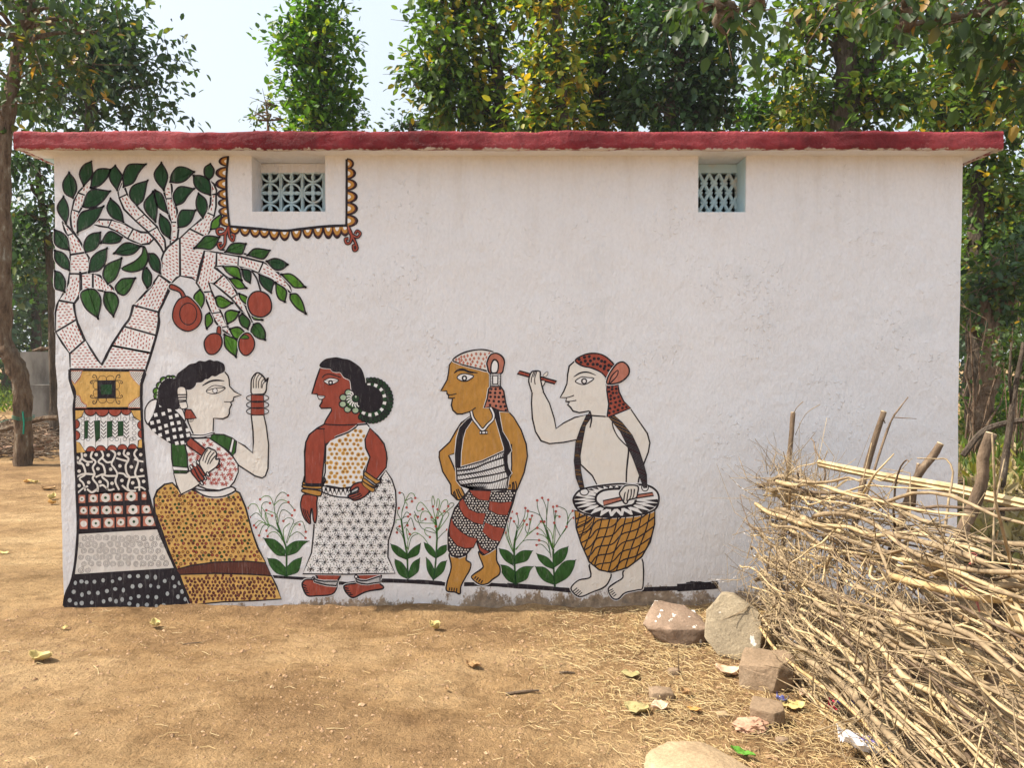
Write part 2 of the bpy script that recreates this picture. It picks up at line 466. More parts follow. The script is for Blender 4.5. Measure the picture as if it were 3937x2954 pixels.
# diamond lattice: every bar a part
yl = WY + .20
def D7x(x): return at((2600 + x/5.53)/1.7799, 500, yl).x
def D7z(y): return at(1106, (540 + y/5.53)/1.7799, yl).z
px_, pz_ = D7x(910)-D7x(700), D7z(900)-D7z(1310)
xL2, xR2 = w2[0]-.02, D7x(1320)
zlo, zhi = D7z(1600), zg2+.01
def clipseg(x0, z0, dx, dz):
    ts = []
    lo, hi = -1e9, 1e9
    for p, d, a, c in ((x0, dx, xL2, xR2), (z0, dz, zlo, zhi)):
        t0, t1 = (a-p)/d, (c-p)/d
        lo = max(lo, min(t0, t1)); hi = min(hi, max(t0, t1))
    return (lo, hi) if hi > lo + .05 else None
# intersections of bars at (x=590+210k/.., y=925) etc: nodes at x 590, y 925
for s in (1, -1):
    for k in range(-6, 8):
        x0 = D7x(590) + k*px_; z0 = D7z(905)
        dx, dz = px_*s, pz_
        cs = clipseg(x0, z0, dx, dz)
        if not cs: continue
        ax, az = x0+dx*cs[0], z0+dz*cs[0]; bx, bz = x0+dx*cs[1], z0+dz*cs[1]
        L = math.hypot(bx-ax, bz-az); nx, nz_ = -(bz-az)/L, (bx-ax)/L
        wd = .0095; yo = 0 if s > 0 else .0025
        m2 = MB()
        m2.prism([(ax+nx*wd, az+nz_*wd), (bx+nx*wd, bz+nz_*wd), (bx-nx*wd, bz-nz_*wd), (ax-nx*wd, az-nz_*wd)], yl+yo, yl+.03)
        m2.prism([(ax+nx*.004, az+nz_*.004), (bx+nx*.004, bz+nz_*.004), (bx-nx*.004, bz-nz_*.004), (ax-nx*.004, az-nz_*.004)], yl+yo-.005, yl+yo)
        m2.build('lattice_bar', mblue, wb_)
m2 = MB()
for j in range(-3, 5):
    for k in range(-3, 6):
        cx0 = D7x(695) + k*px_ + (px_/2 if j % 2 else 0); cz = D7z(905) + j*pz_/2
        for s in (1, -1):
            xx = cx0 + s*px_*.235
            if xL2 < xx < xR2 - .01 and zlo < cz < zhi - .02:
                m2.box(xx-.006, xx+.006, yl+.004, yl+.026, cz-.007, cz+.007)
props(m2.build('lattice_studs', mblue, wb_), kind='stuff')
m2 = MB(); m2.box(xR2, w2[1]-.0045, WY+.19, WY+.24, w2[2]-.05, zg2-.001); m2.build('window_post', mblue, wb_)

# ------------------------------------------------------------------ the mural
from mathutils.geometry import tessellate_polygon
FR = {'C1':(180,540,2.765),'C2':(180,1000,2.765),'C3':(180,1400,2.765),'C4':(180,1850,2.765),'C5':(500,1350,2.765),
      'C6':(780,540,2.765),'C7':(600,900,2.765),'C8':(500,1800,2.765),'D1':(1100,1330,3.687),'D2':(1100,1700,2.553),
      'D3':(1600,1320,3.687),'D4':(1600,1700,2.553),'D5':(1950,1320,2.766),'D6':(1950,1800,2.602)}
def P(fr, s):
    ox, oy, k = FR[fr]; out = []
    for tok in s.split():
        a, b_ = tok.split(','); out.append((ox+float(a)/k, oy+float(b_)/k))
    return out
def cat(pts, closed, sub=5):
    n = len(pts)
    if n < 3: return pts
    out = []
    rngi = range(n) if closed else range(n-1)
    for i in rngi:
        p0 = pts[(i-1) % n] if closed or i > 0 else pts[i]
        p1 = pts[i]; p2 = pts[(i+1) % n]
        p3 = pts[(i+2) % n] if closed or i+2 < n else p2
        for j in range(sub):
            t = j/sub; t2 = t*t; t3 = t2*t
            out.append(tuple(.5*((2*p1[c]) + (-p0[c]+p2[c])*t + (2*p0[c]-5*p1[c]+4*p2[c]-p3[c])*t2 + (-p0[c]+3*p1[c]-3*p2[c]+p3[c])*t3) for c in (0,1)))
    if not closed: out.append(pts[-1])
    return out
def inside(p, poly):
    x, y = p; c = False; n = len(poly); j = n-1
    for i in range(n):
        xi, yi = poly[i]; xj, yj = poly[j]
        if (yi > y) != (yj > y) and x < (xj-xi)*(y-yi)/(yj-yi)+xi: c = not c
        j = i
    return c
LAY = .00022
class Art:
    """flat coats of paint lying on the wall, each coat a hair in front of the one below"""
    def __init__(s, base=0): s.mb = MB(); s.base = base; s.k = 0
    def y(s, lay):
        s.k += 1
        return WY - .0006 - (s.base+lay)*LAY - (s.k % 7)*.00002
    def raw(s, pts, mat, lay):
        y = s.y(lay); V = [(S(*p)[0], y, S(*p)[1]) for p in pts]
        if len(V) < 3: return
        tris = tessellate_polygon([[Vector((v[0]*500, v[2]*500, 0)) for v in V]])
        if len(tris) < len(V)-6: s.mb.add(V, [tuple(range(len(V)))[::-1]], MI[mat]); return
        ff = []
        for t_ in tris:
            a_, b__, c_ = (V[i] for i in t_)
            cr = (b__[0]-a_[0])*(c_[2]-a_[2])-(c_[0]-a_[0])*(b__[2]-a_[2])
            ff.append(tuple(t_) if cr > 0 else tuple(t_)[::-1])
        s.mb.add(V, ff, MI[mat])
    def fill(s, pts, mat, lay=1, sm=True, line='black', w=4.6, halo=True):
        q = cat(pts, True, 4) if sm else pts
        q = [q[i] for i in range(len(q)) if math.hypot(q[i][0]-q[i-1][0], q[i][1]-q[i-1][1]) > .35]
        ar = sum(q[i][0]*q[(i+1) % len(q)][1]-q[(i+1) % len(q)][0]*q[i][1] for i in range(len(q)))
        if ar < 0: q = q[::-1]
        if mat: s.raw(q, mat, lay)
        if halo and line: s.ribbon(q, 'white', -.6 if s.base+lay > 1 else 0, w*1.3+4.5, True)
        if line: s.ribbon(q, line, lay+.5, w, True)
        return q
    def ribbon(s, pts, mat, lay, w, closed=False, taper=False):
        y = s.y(lay); n = len(pts); vs = []
        if n < 2: return
        if mat == 'black' and w > 2: w = w*1.3
        for i in range(n):
            a = pts[(i-1) % n] if closed or i > 0 else pts[i]
            b_ = pts[(i+1) % n] if closed or i < n-1 else pts[i]
            dx, dy = b_[0]-a[0], b_[1]-a[1]; L = math.hypot(dx, dy) or 1
            wi = w/2 * (1 + .22*noise.noise(Vector((pts[i][0]*.03, pts[i][1]*.03, lay))))
            if taper: wi *= max(.25, math.sin(math.pi*(.12+.8*i/(n-1))))
            nx, ny = -dy/L*wi, dx/L*wi
            for sg in (1, -1):
                X, Z = S(pts[i][0]+nx*sg, pts[i][1]+ny*sg); vs.append((X, y, Z))
        fs = [(2*i, 2*i+1, 2*((i+1) % n)+1, 2*((i+1) % n)) for i in range(n if closed else n-1)]
        s.mb.add(vs, fs, MI[mat])
    def line(s, pts, mat='black', lay=2, w=4.6, sm=True, taper=False, clip=None):
        q = cat(pts, False, 5) if sm and len(pts) > 2 else pts
        if clip:
            dense = []
            for i in range(len(q)-1):
                L = max(1, int(math.hypot(q[i+1][0]-q[i][0], q[i+1][1]-q[i][1])/3))
                dense += [(q[i][0]+(q[i+1][0]-q[i][0])*j/L, q[i][1]+(q[i+1][1]-q[i][1])*j/L) for j in range(L)]
            dense.append(q[-1]); run = []
            for p in dense + [None]:
                if p is not None and inside(p, clip): run.append(p)
                else:
                    if len(run) > 1: s.ribbon(run[::3] + [run[-1]], mat, lay, w)
                    run = []
            return
        s.ribbon(q, mat, lay, w, False, taper)
    def dot(s, x, y, r, mat, lay=2, ry=None, n=9):
        ry = ry or r; ph = random.random()
        s.raw([(x+r*math.cos(ph+2*math.pi*i/n)*random.uniform(.92,1.08), y+ry*math.sin(ph+2*math.pi*i/n)) for i in range(n)], mat, lay)
    def ell(s, x, y, rx, ry, mat=None, lay=2, w=0, line='black', rot=0, n=22, a0=0, a1=2*math.pi):
        full = abs(a1-a0) > 6.2
        pts = []
        for i in range(n if full else n+1):
            a = a0+(a1-a0)*i/n; u, v = rx*math.cos(a), ry*math.sin(a)
            pts.append((x+u*math.cos(rot)-v*math.sin(rot), y+u*math.sin(rot)+v*math.cos(rot)))
        if mat: s.raw(pts, mat, lay)
        if w: s.ribbon(pts, line, lay+.5, w, full)
        return pts
    def dashes(s, poly, ang, mat='brick', lay=1.5, L=9.5, W=4.1, sx=16.5, sy=10.8):
        cx = sum(p[0] for p in poly)/len(poly); cy = sum(p[1] for p in poly)/len(poly)
        ca, sa = math.cos(ang), math.sin(ang)
        for i in range(-14, 15):
            for j in range(-22, 23):
                u = i*sx + (sx/2 if j % 2 else 0) + random.uniform(-1.5,1.5); v = j*sy + random.uniform(-1.2,1.2)
                x, y = cx+u*ca-v*sa, cy+u*sa+v*ca
                l = L*random.uniform(.75,1.1)/2
                a = ang + random.uniform(-.12,.12)
                e = [(x-math.cos(a)*(l+3.5), y-math.sin(a)*(l+3.5)), (x+math.cos(a)*(l+3.5), y+math.sin(a)*(l+3.5)),
                     (x+math.sin(a)*5.5, y-math.cos(a)*5.5), (x-math.sin(a)*5.5, y+math.cos(a)*5.5)]
                if all(inside(q, poly) for q in e):
                    s.ribbon([(x-math.cos(a)*l, y-math.sin(a)*l), (x, y), (x+math.cos(a)*l, y+math.sin(a)*l)], mat, lay, W)
    def spots(s, poly, space, fn, margin=6, seed=1, jit=.28):
        rr = random.Random(seed)
        x0 = min(p[0] for p in poly); x1 = max(p[0] for p in poly); y0 = min(p[1] for p in poly); y1 = max(p[1] for p in poly)
        j = 0; y = y0 + space*.4
        while y < y1:
            x = x0 + (space/2 if j % 2 else 0)
            while x < x1:
                q = (x+rr.uniform(-jit,jit)*space, y+rr.uniform(-jit,jit)*space)
                if all(inside((q[0]+dx, q[1]+dy), poly) for dx, dy in ((margin,0),(-margin,0),(0,margin),(0,-margin))): fn(q[0], q[1], rr)
                x += space
            y += space*.87; j += 1
    def build(s, name, parent, label=None):
        o = s.mb.build(name, ML, parent)
        if label: o['label'] = label
        return o

# ---- painted tree
T = Art(0)
SEG = [('C1','478,405 440,440 330,555 430,590 470,520',100),('C1','330,555 290,640 268,735 345,760 385,690 430,590',95),
('C1','268,735 252,800 258,900 275,960 330,1010 328,900 345,760',90),('C1','165,870 225,915 290,985 220,1010 190,950',60),
('C1','220,1010 290,985 345,1060 395,1150 415,1190 250,1215 240,1110',70),('C1','250,1215 415,1190 450,1250 455,1330 440,1400 355,1420 245,1415 245,1300',0),
('C2','240,150 355,145 355,350 295,460 130,430 180,350 230,240',105),('C2','365,150 420,135 490,145 490,310 430,310 370,340',5),
('C2','490,145 560,165 640,230 700,300 780,360 700,365 600,330 490,310',80),('C2','130,430 295,460 300,560 320,630 95,765 92,560 110,480',175),
('C2','95,765 320,630 350,720 410,850 245,995 170,890',62),('C2','245,995 410,850 470,950 540,1060 585,1115 630,1040 690,910 1110,990 1080,1080 1045,1180 640,1165 250,1170',178),
('C2','690,910 820,705 1155,800 1110,990',98),('C2','820,705 880,620 920,480 1190,555 1190,650 1155,800',8),
('C2','920,480 1000,400 1110,280 1195,155 1320,245 1300,330 1240,450 1190,555',118),
('C1','1195,1430 1220,1340 1220,1260 1245,1190 1290,1130 1400,1040 1415,1040 1418,1440 1380,1460 1320,1525',35),
('C1','1415,1040 1520,940 1700,1030 1640,1100 1570,1145 1680,1165 1650,1300 1600,1500 1540,1460 1418,1440',12),
('C1','1520,940 1640,840 1700,765 1780,800 1740,950 1700,1030',120),('C1','1700,765 1740,680 1745,575 1800,570 1800,700 1780,800',100),
('C1','1745,575 1755,500 1720,410 1775,460 1805,530 1800,570',70),('C1','1310,380 1260,450 1245,530 1262,620 1335,615 1330,500',15),
('C1','1262,620 1280,720 1320,870 1392,870 1385,740 1335,615',85),('C1','1320,870 1325,980 1310,1110 1390,1040 1400,950 1392,870',175),
('C1','820,480 795,450 755,540 770,610 855,570',-1),('C1','770,610 820,730 945,855 1040,785 930,670 855,570',60),
('C1','945,855 1080,975 1175,920 1040,785',35),('C1','1080,975 1150,1050 1210,1130 1245,1200 1265,1160 1255,1060 1175,920',50),
('C1','490,890 560,840 690,845 655,925 560,910',80),('C1','690,845 800,870 920,940 860,1045 760,980 655,925',20),
('C1','920,940 1000,975 1080,980 1140,1045 1090,1095 1000,1110 860,1045',95),
('C7','515,175 645,195 640,330 620,355 720,435 615,530 560,515 590,610 500,620 430,520 470,330',100),
('C7','645,195 878,235 870,345 760,330 640,345',10),('C7','878,235 1140,300 1090,415 990,375 870,345',75),
('C7','1140,300 1230,350 1350,460 1420,550 1450,640 1350,560 1230,490 1090,415',25),('C7','615,530 720,435 800,520 865,640 800,685 700,600',150),
('C7','800,685 865,640 950,760 1020,940 960,880 880,780',70),('C7','500,620 590,610 690,830 590,845 545,730',75),
('C7','590,845 690,830 760,980 680,1000 630,930',165),('C7','680,1000 760,980 820,1100 760,1060',60)]
for fr, st, ang in SEG:
    pts = P(fr, st)
    T.fill(pts, 'white' if ang >= 0 else None, 1, False, w=6.4)
    if ang >= 0: T.dashes(pts, R(ang))
T.line(P('C7','645,360 730,440 800,480'), w=4); T.line(P('C1','165,850 200,890 275,975 345,1060'), w=5); T.line(P('C1','100,0 100,1'), w=.1)
T.line(P('C2','355,120 355,350 295,460 290,500 330,680 400,850'), w=6.5)
T.line(P('C2','585,1115 690,910 820,705 880,620 920,480'), w=7.5); T.line(P('C2','1320,245 1240,450 1190,560 1190,700 1110,990 1045,1190'), w=7.5)
T.line(P('C1','1850,1160 2000,1185 2200,1225'), w=6)
tree_p = T.build('painted_tree', house, 'painted tree with dashed white branches and green leaves at the left end of the wall')
LV = [('C1','280,610 195,560 175,450 240,345 300,420 320,520',0),('C1','395,480 350,360 395,265 475,225 485,300 480,380',0),('C1','470,500 490,380 540,310 620,300 680,310 640,400 560,480',0),
('C1','750,525 680,430 672,330 730,270 800,370 790,420',0),('C1','820,490 815,370 860,270 930,250 1050,255 980,340 920,450',0),('C1','385,700 430,570 500,520 600,530 675,540 600,640 520,700 430,715',0),
('C1','330,975 330,860 370,770 450,740 600,705 540,830 460,910',0),('C1','205,880 130,770 120,690 180,600 225,690 235,790',0),('C1','815,865 700,820 642,720 680,620 760,690 800,770',0),
('C1','960,690 890,610 890,530 940,470 1070,430 1045,560 1020,640',0),('C1','1155,860 1060,760 1040,660 1130,550 1170,660 1172,770',0),('C1','1285,770 1190,710 1150,620 1155,530 1220,570 1260,660',0),
('C1','1245,525 1165,430 1148,340 1220,240 1270,320 1285,400',0),('C1','1315,440 1330,360 1390,285 1480,290 1565,335 1480,420 1400,450',0),('C1','1375,690 1345,600 1370,530 1430,490 1565,515 1500,590 1450,660',0),
('C1','1400,925 1395,830 1430,750 1480,740 1580,745 1540,850 1480,910',0),('C1','1740,580 1640,545 1570,470 1563,375 1640,375 1720,420 1742,500',0),('C1','1725,415 1680,370 1680,290 1740,250 1778,310 1765,380',0),
('C1','1660,820 1600,730 1590,640 1615,565 1690,630 1705,730',0),('C1','1310,1040 1230,980 1197,880 1210,790 1290,850 1320,930',0),('C1','415,1190 395,1120 430,1030 490,990 570,980 565,1080 510,1160',0),
('C1','800,1030 700,970 640,990 580,1090 680,1098 770,1080',0),('C1','1000,1125 880,1090 800,1110 720,1200 830,1222 930,1200',0),('C1','1030,1125 1012,1210 930,1290 800,1362 900,1398 1015,1368 1072,1285 1068,1190',1),
('C1','450,1400 470,1270 540,1190 640,1150 630,1280 560,1380',0),('C1','650,1525 600,1440 620,1350 680,1300 795,1255 780,1350 730,1470',1),('C1','85,950 170,985 225,1050 240,1165 150,1145 85,1090',0),
('C1','88,1170 180,1200 240,1290 240,1380 150,1340 88,1260',0),('C1','88,1390 150,1410 200,1500 190,1610 130,1590 88,1560',0),('C1','1205,1410 1130,1370 1090,1290 1090,1205 1150,1210 1205,1290',0),
('C1','1070,1570 1020,1480 1030,1380 1065,1355 1115,1430 1110,1530',0),('C2','730,290 790,210 860,195 940,195 880,320 820,375 760,350',1),('C2','370,345 440,310 520,320 580,430 545,615 430,530 370,420',1),
('C2','620,340 720,355 765,450 710,595 640,520 605,430',1),('C1','1570,1145 1640,1070 1700,1015 1835,1030 1800,1110 1740,1160 1660,1150',1),('C1','1745,945 1760,860 1860,780 1850,860 1820,930',2),
('C7','740,190 800,110 880,95 955,105 930,180 900,215',1),('C7','975,225 1040,160 1130,160 1210,175 1170,240 1120,265',1),('C7','1180,290 1260,260 1340,280 1400,325 1340,375 1260,375',0),
('C7','1335,430 1430,425 1510,480 1585,565 1480,570 1420,520',2),('C7','1430,640 1500,640 1560,730 1590,845 1500,790 1430,700',2),('C7','715,345 860,350 895,410 910,490 820,450 750,400',2),
('C7','915,375 1000,390 1010,470 1000,520 940,480',0),('C7','780,475 880,480 960,575 870,580 820,530',2),('C7','1100,430 1245,495 1240,560 1225,625 1150,570 1105,500',0),
('C7','1275,520 1385,600 1370,720 1310,690 1280,620',2),('C7','630,680 690,660 810,735 730,785 660,770',2),('C7','885,635 960,665 1040,755 960,745 900,690',2),
('C7','735,850 790,810 885,830 840,910 760,955',2),('C7','920,845 1000,930 975,1010 910,970 885,890',1),('C7','530,865 570,840 605,930 540,1005 525,950',2),
('C7','470,590 510,650 510,730 470,805 410,720 410,650',2),('C7','785,1010 870,990 930,1030 990,1110 860,1115 810,1070',2),('C7','730,1070 860,1130 865,1220 850,1305 750,1220 725,1140',2),
('C7','1040,960 1100,950 1160,1040 1160,1125 1080,1105 1010,1040',1),('C7','1010,830 1080,850 1130,915 1040,905',2)]
def sharp(pts):
    n = len(pts); best = max(((i, j) for i in range(n) for j in range(i+1, n)), key=lambda t: math.hypot(pts[t[0]][0]-pts[t[1]][0], pts[t[0]][1]-pts[t[1]][1]))
    out = []
    for i, p in enumerate(pts): out += [p, p] if i in best else [p]
    return out
def leafart(fr, st, kind, name, parent, base=9):
    a = Art(base); pts = sharp(P(fr, st))
    a.fill(pts if not st.startswith('1030,1125') else P(fr, st), ('dgreen','mgreen','lgreen')[kind], 1, True, w=5.0)
    return a.build(name, parent)
for fr, st, k in LV: leafart(fr, st, k, 'painted_leaf', tree_p)
def fruit(draw):
    a = Art(14); draw(a); a.build('painted_fruit', tree_p)
def f1(a):
    a.fill(P('C7','160,535 230,560 290,610 320,680 285,690 250,620 150,580'), 'terra', 0, w=4.2)
    a.fill(P('C7','300,670 240,700 190,790 180,900 235,990 340,1035 440,990 488,900 470,800 400,710 340,665'), 'terra', 1.2, w=4.2)
    a.ell(*P('C7','345,850')[0], 33, 42, None, 2, 3)
def f2(a):
    a.line(P('C7','1015,390 1075,480 1115,610'), lay=0, w=5)
    a.fill(P('C7','1030,625 980,700 985,790 1030,860 1130,885 1215,830 1230,740 1190,650 1110,610'), 'terra', 1, w=4.6)
def f3(a):
    a.fill(P('C7','655,990 688,990 690,1070 650,1070'), 'terra', 0, w=3.6); a.fill(P('C7','580,1065 520,1130 520,1210 560,1275 630,1275 690,1210 705,1130 670,1065'), 'terra', 1.2, w=4.4)
def f4(a): a.fill(P('C7','925,1070 885,1130 885,1220 930,1285 985,1285 1040,1220 1048,1140 1010,1070 970,1050'), 'terra', 1, w=4.4); a.fill(P('C7','900,1110 950,1072 990,1110'), 'lgreen', 2, w=2.5, halo=False)
for f in (f1, f2, f3, f4): fruit(f)

# ---- patterned panels of the painted trunk
a = Art(4)
body = P('C3','245,60 1045,70 1045,110 1008,215 1008,330 1005,470 295,475 298,340 250,180')
a.fill(body, 'gold', 0, False, w=8)
for st, hv in (('255,75 380,72 352,150 300,215 257,165',(1,1.5)),('880,78 1030,82 1027,130 985,228 930,172 893,120',(1,1.5)),('302,325 350,340 370,400 425,440 420,465 302,465',(1,1.3)),('868,465 872,430 930,380 995,340 1000,465',(1,1.3))):
    q = P('C3', st); a.fill(q, 'sw', 1, False, 'pinkt', 4, halo=False)
    cx = sum(p[0] for p in q)/len(q); cy = sum(p[1] for p in q)/len(q)
    for i in range(-6, 7): a.line([(cx+i*8-25, cy+32), (cx+i*8+25, cy-32)], 'ggrey', 2, 1.6, clip=q)
ox, oy = P('C3','635,270')[0]
for sx_, sy_ in ((1,1),(1,-1),(-1,1),(-1,-1)):
    a.ell(ox+sx_*15, oy+sy_*40, 15, 13, None, 2, 1.8); a.ell(ox+sx_*40, oy+sy_*16, 11, 15, None, 2, 1.8)
    a.line([(ox+sx_*34, oy+sy_*34), (ox+sx_*40, oy+sy_*52), (ox+sx_*50, oy+sy_*56), (ox+sx_*52, oy+sy_*46), (ox+sx_*45, oy+sy_*46)], lay=2.2, w=2.2)
    a.line([(ox+sx_*34, oy+sy_*34), (ox+sx_*52, oy+sy_*34), (ox+sx_*62, oy+sy_*28), (ox+sx_*58, oy+sy_*22), (ox+sx_*53, oy+sy_*28)], lay=2.2, w=2.2)
for st, m_, l in (('538,175 735,172 735,365 540,368','black',3),('552,200 718,196 715,348 560,350','pinkt',3.5),('575,222 695,218 692,320 580,325','dgreen',4)): a.fill(P('C3',st), m_, l, False, None)
a.build('patterned_panel', tree_p, 'ochre panel with a green square in a scalloped frame')
a = Art(4)
q = P('C3','292,485 1007,487 1020,700 1032,898 700,905 310,945 300,700'); a.fill(q, 'white', 0, False, w=8)
for x_, y_, r, m_, a0, a1 in ((465,487,60,'terra',0,180),(590,487,66,'terra',0,180),(725,487,64,'terra',0,180),(845,487,52,'terra',0,180),(470,928,46,'terra',180,360),(575,922,50,'terra',180,360),(695,916,48,'terra',180,360),(805,908,48,'terra',180,360),(912,900,44,'terra',180,360),
    (298,640,48,'terra',-90,90),(302,760,48,'terra',-90,90),(1010,650,42,'terra',90,270),(1016,745,42,'terra',90,270)):
    x, y = P('C3', f'{x_},{y_}')[0]; a.ell(x, y, r/2.765*1.2, r/2.765*1.2, 'black', 1, 0, a0=R(a0), a1=R(a1), n=12); a.ell(x, y, r/2.765, r/2.765, m_, 2, 0, a0=R(a0), a1=R(a1), n=12)
for st in ('296,490 400,490 375,560 300,600','893,490 1003,490 1006,612 930,572','306,820 350,840 412,938 312,945','968,893 975,815 1024,790 1030,893'): a.fill(P('C3',st), 'gold', 2.2, False, w=3, halo=False)
for st in ('400,605 442,600 436,790 400,800','505,603 566,600 566,790 520,835','642,610 697,605 697,770 642,790','757,610 815,605 815,765 757,770'): a.fill(P('C3',st), 'dgreen', 1.5, False, w=1.6, halo=False)
for cx_ in (470,605,727,848):
    for k in range(5):
        y = 618+k*38; a.line(P('C3', f'{cx_-28},{y-10} {cx_},{y+20} {cx_+28},{y-10}'), lay=2, w=2.6, sm=False)
for cx_ in (440,560,690,745,830,905):
    for y in (585, 800):
        x, yy = P('C3', f'{cx_},{y}')[0]; a.ell(x, yy, 7, 7, None, 2, 1.4, n=12)
for x_ in (385,930):
    for y in (580,630,680,735,790): x, yy = P('C3', f'{x_},{y}')[0]; a.ell(x, yy, 8, 7, None, 2, 1.4, n=10)
for x_ in (398,520,652,788,880): a.line(P('C3', f'{x_},520 {x_},600'), lay=2, w=1.6); a.line(P('C3', f'{x_},790 {x_-2},890'), lay=2, w=1.6)
a.build('patterned_panel', tree_p, 'white panel with green bars and terracotta scallops')
a = Art(4)
q = P('C3','303,945 420,925 700,905 1032,895 1040,1100 1062,1345 700,1360 320,1395 308,1150'); a.fill(q, 'black', 0, False, w=4)
for st in ('370,940 375,1000 350,1040 390,1080 410,1170 350,1220 390,1270 410,1350','490,925 470,990 520,1040 490,1100 510,1170 490,1220 540,1290 540,1360','580,920 600,980 550,1040 600,1080 620,1160 590,1200 650,1260 640,1340','680,910 730,960 690,1060 720,1110 750,1170 730,1250 770,1340','830,910 820,960 870,1010 840,1080 850,1160 880,1210 860,1300 880,1350','960,905 930,960 970,1030 960,1090 940,1170 980,1250 985,1350',
    '305,1030 340,1055 370,1060','380,1010 430,1040 490,1040','590,1000 640,1045 690,1040','740,1000 800,1020 860,1035','930,1010 980,1030 1035,1040','310,1205 390,1170 500,1175','520,1205 590,1175 640,1190 740,1190','760,1160 820,1170 870,1205 1040,1190','330,1370 390,1320 440,1300','430,1330 480,1365 540,1330','560,1300 600,1290 660,1340 720,1330','800,1290 870,1345 950,1350','930,1320 1000,1310 1050,1340'):
    a.line(P('C3',st), 'sw', 1, 7.5)
for st in '328,1000 410,970 527,965 655,970 770,955 865,955 1000,965 435,1070 345,1140 545,1115 680,1120 778,1085 900,1095 1010,1130 345,1295 448,1260 567,1255 695,1270 800,1240 915,1265 1030,1250'.split():
    x, y = P('C3',st)[0]; a.dot(x, y, 7, 'sw', 2)
a.build('patterned_panel', tree_p, 'black panel with a wriggling white net')
a = Art(4)
q = P('C4','320,140 700,120 1065,100 1110,230 1185,500 800,515 330,552'); a.fill(q, 'black', 0, False, w=4)
R1 = (((340,410),(445,545),(565,685),(705,805),(830,965),(1010,1060)),150,235,-34), (((350,435),(455,555),(580,695),(710,810),(850,985),(1010,1112)),272,358,-12), (((350,435),(470,575),(605,720),(740,835),(860,995),(1025,1165)),405,510,-30)
for cols, y0, y1, sl in R1:
    for i, (x0, x1) in enumerate(cols):
        d = sl*i/5
        a.fill(P('C4', f'{x0},{y0+d} {x1},{y0+d} {x1},{y1+d} {x0},{y1+d}'), 'pinkt', 1, False, None)
        x, y = P('C4', f'{(x0+x1)/2},{(y0+y1)/2+d}')[0]; r = min(x1-x0, 125)/2.765*.40
        a.dot(x, y, r, 'sw', 1.6, n=14); a.dot(x, y, r*.32, 'dgreen', 2)
a.build('patterned_panel', tree_p, 'chequer of terracotta squares with ringed eyes')
a = Art(4)
q = P('C4','333,560 800,530 1190,508 1270,700 1370,930 830,965 280,1000 305,780'); a.fill(q, 'sw', 0, False, w=4)
def spiral(x, y, rr):
    r0 = 13.5*rr.uniform(.85,1.1); ph = rr.random()*6
    a.line([(x+r0*(1-i/19)*math.cos(ph+i*.8), y+r0*(1-i/19)*math.sin(ph+i*.8)) for i in range(16)], 'ggrey', 1, 1.7, sm=False)
a.spots(q, 28.5, spiral, 12, 3, .06)
a.build('patterned_panel', tree_p, 'grey-white panel of small spirals')
a = Art(4)
q = P('C4','275,1000 830,966 1372,933 1450,1110 1530,1300 1525,1385 1200,1385 860,1375 700,1372 560,1352 320,1375 200,1372 183,1330 190,1230 250,1090'); a.fill(q, 'black', 0, False, w=3, halo=False)
for st in '305,1085 370,1070 425,1078 508,1073 600,1058 700,1068 778,1040 882,1015 972,1013 1068,1020 1155,1025 1255,1065 1343,1030 1412,1085 287,1180 375,1210 450,1190 545,1192 640,1172 728,1150 815,1162 912,1123 995,1115 1105,1115 1187,1128 1360,1122 1440,1177 1283,1200 245,1270 310,1305 373,1300 480,1295 605,1282 675,1262 737,1280 802,1262 895,1248 978,1228 1075,1232 1165,1238 1395,1232 1473,1258 880,1305 968,1325 1065,1317 1167,1335 1243,1320 1360,1333 1455,1340'.split():
    x, y = P('C4',st)[0]; a.dot(x, y, random.uniform(6,8.5), 'grey', 1, random.uniform(7,10))
a.line(P('C3','245,60 250,180 300,300 290,480 305,945 320,1390'), lay=3, w=8); a.line(P('C4','320,130 330,550 285,990 205,1200 183,1330'), lay=3, w=8)
a.line(P('C3','1045,70 1008,220 1008,460 1030,900 1075,1340'), lay=3, w=8); a.line(P('C4','1065,95 1185,500 1370,930 1530,1310'), lay=3, w=9)
a.build('patterned_panel', tree_p, 'black foot of the painted tree with grey dots')

# ---- decorative border round the first window
a = Art(12)
a.line(P('C6','270,165 252,400 258,650 285,915'), lay=3, w=7, sm=True); a.line(P('C6','285,915 520,935 850,960 1050,942 1300,915 1540,905'), lay=3, w=8); a.line(P('C6','1530,200 1530,500 1527,910'), lay=3, w=7)
def scal(fr, x, y, rx, ry, a0):
    X, Y = P(fr, f'{x},{y}')[0]; k = 2.765
    for f, m_, l in ((1.12,'black',0),(.93,'dkred',.8),(.78,'ochre',1.5),(.42,'white',2.2)):
        a.ell(X, Y, rx/k*f, ry/k*(f if f > .9 else f*1.02), m_, l, a0=R(a0), a1=R(a0+180), n=12)
for x, y, w_, h_ in ((266,222,88,50),(258,345,112,60),(252,462,108,55),(255,570,94,50),(260,665,90,46),(268,755,92,46),(275,858,94,60)): scal('C6', x, y, w_, h_, 90)
for x, y, w_, h_ in ((1532,248,68,54),(1532,350,88,58),(1532,470,98,58),(1532,600,104,62),(1532,725,106,64),(1532,855,108,62)): scal('C6', x, y, w_, h_, -90)
for x, d_ in ((340,70),(450,80),(558,84),(656,84),(760,98),(870,98),(995,108),(1115,95),(1225,108),(1335,118),(1428,118),(1512,100)):
    yb = np.interp(x, (285,520,850,1050,1300,1540), (922,938,962,944,920,908)); scal('C6', x, yb, 53, d_, 0)
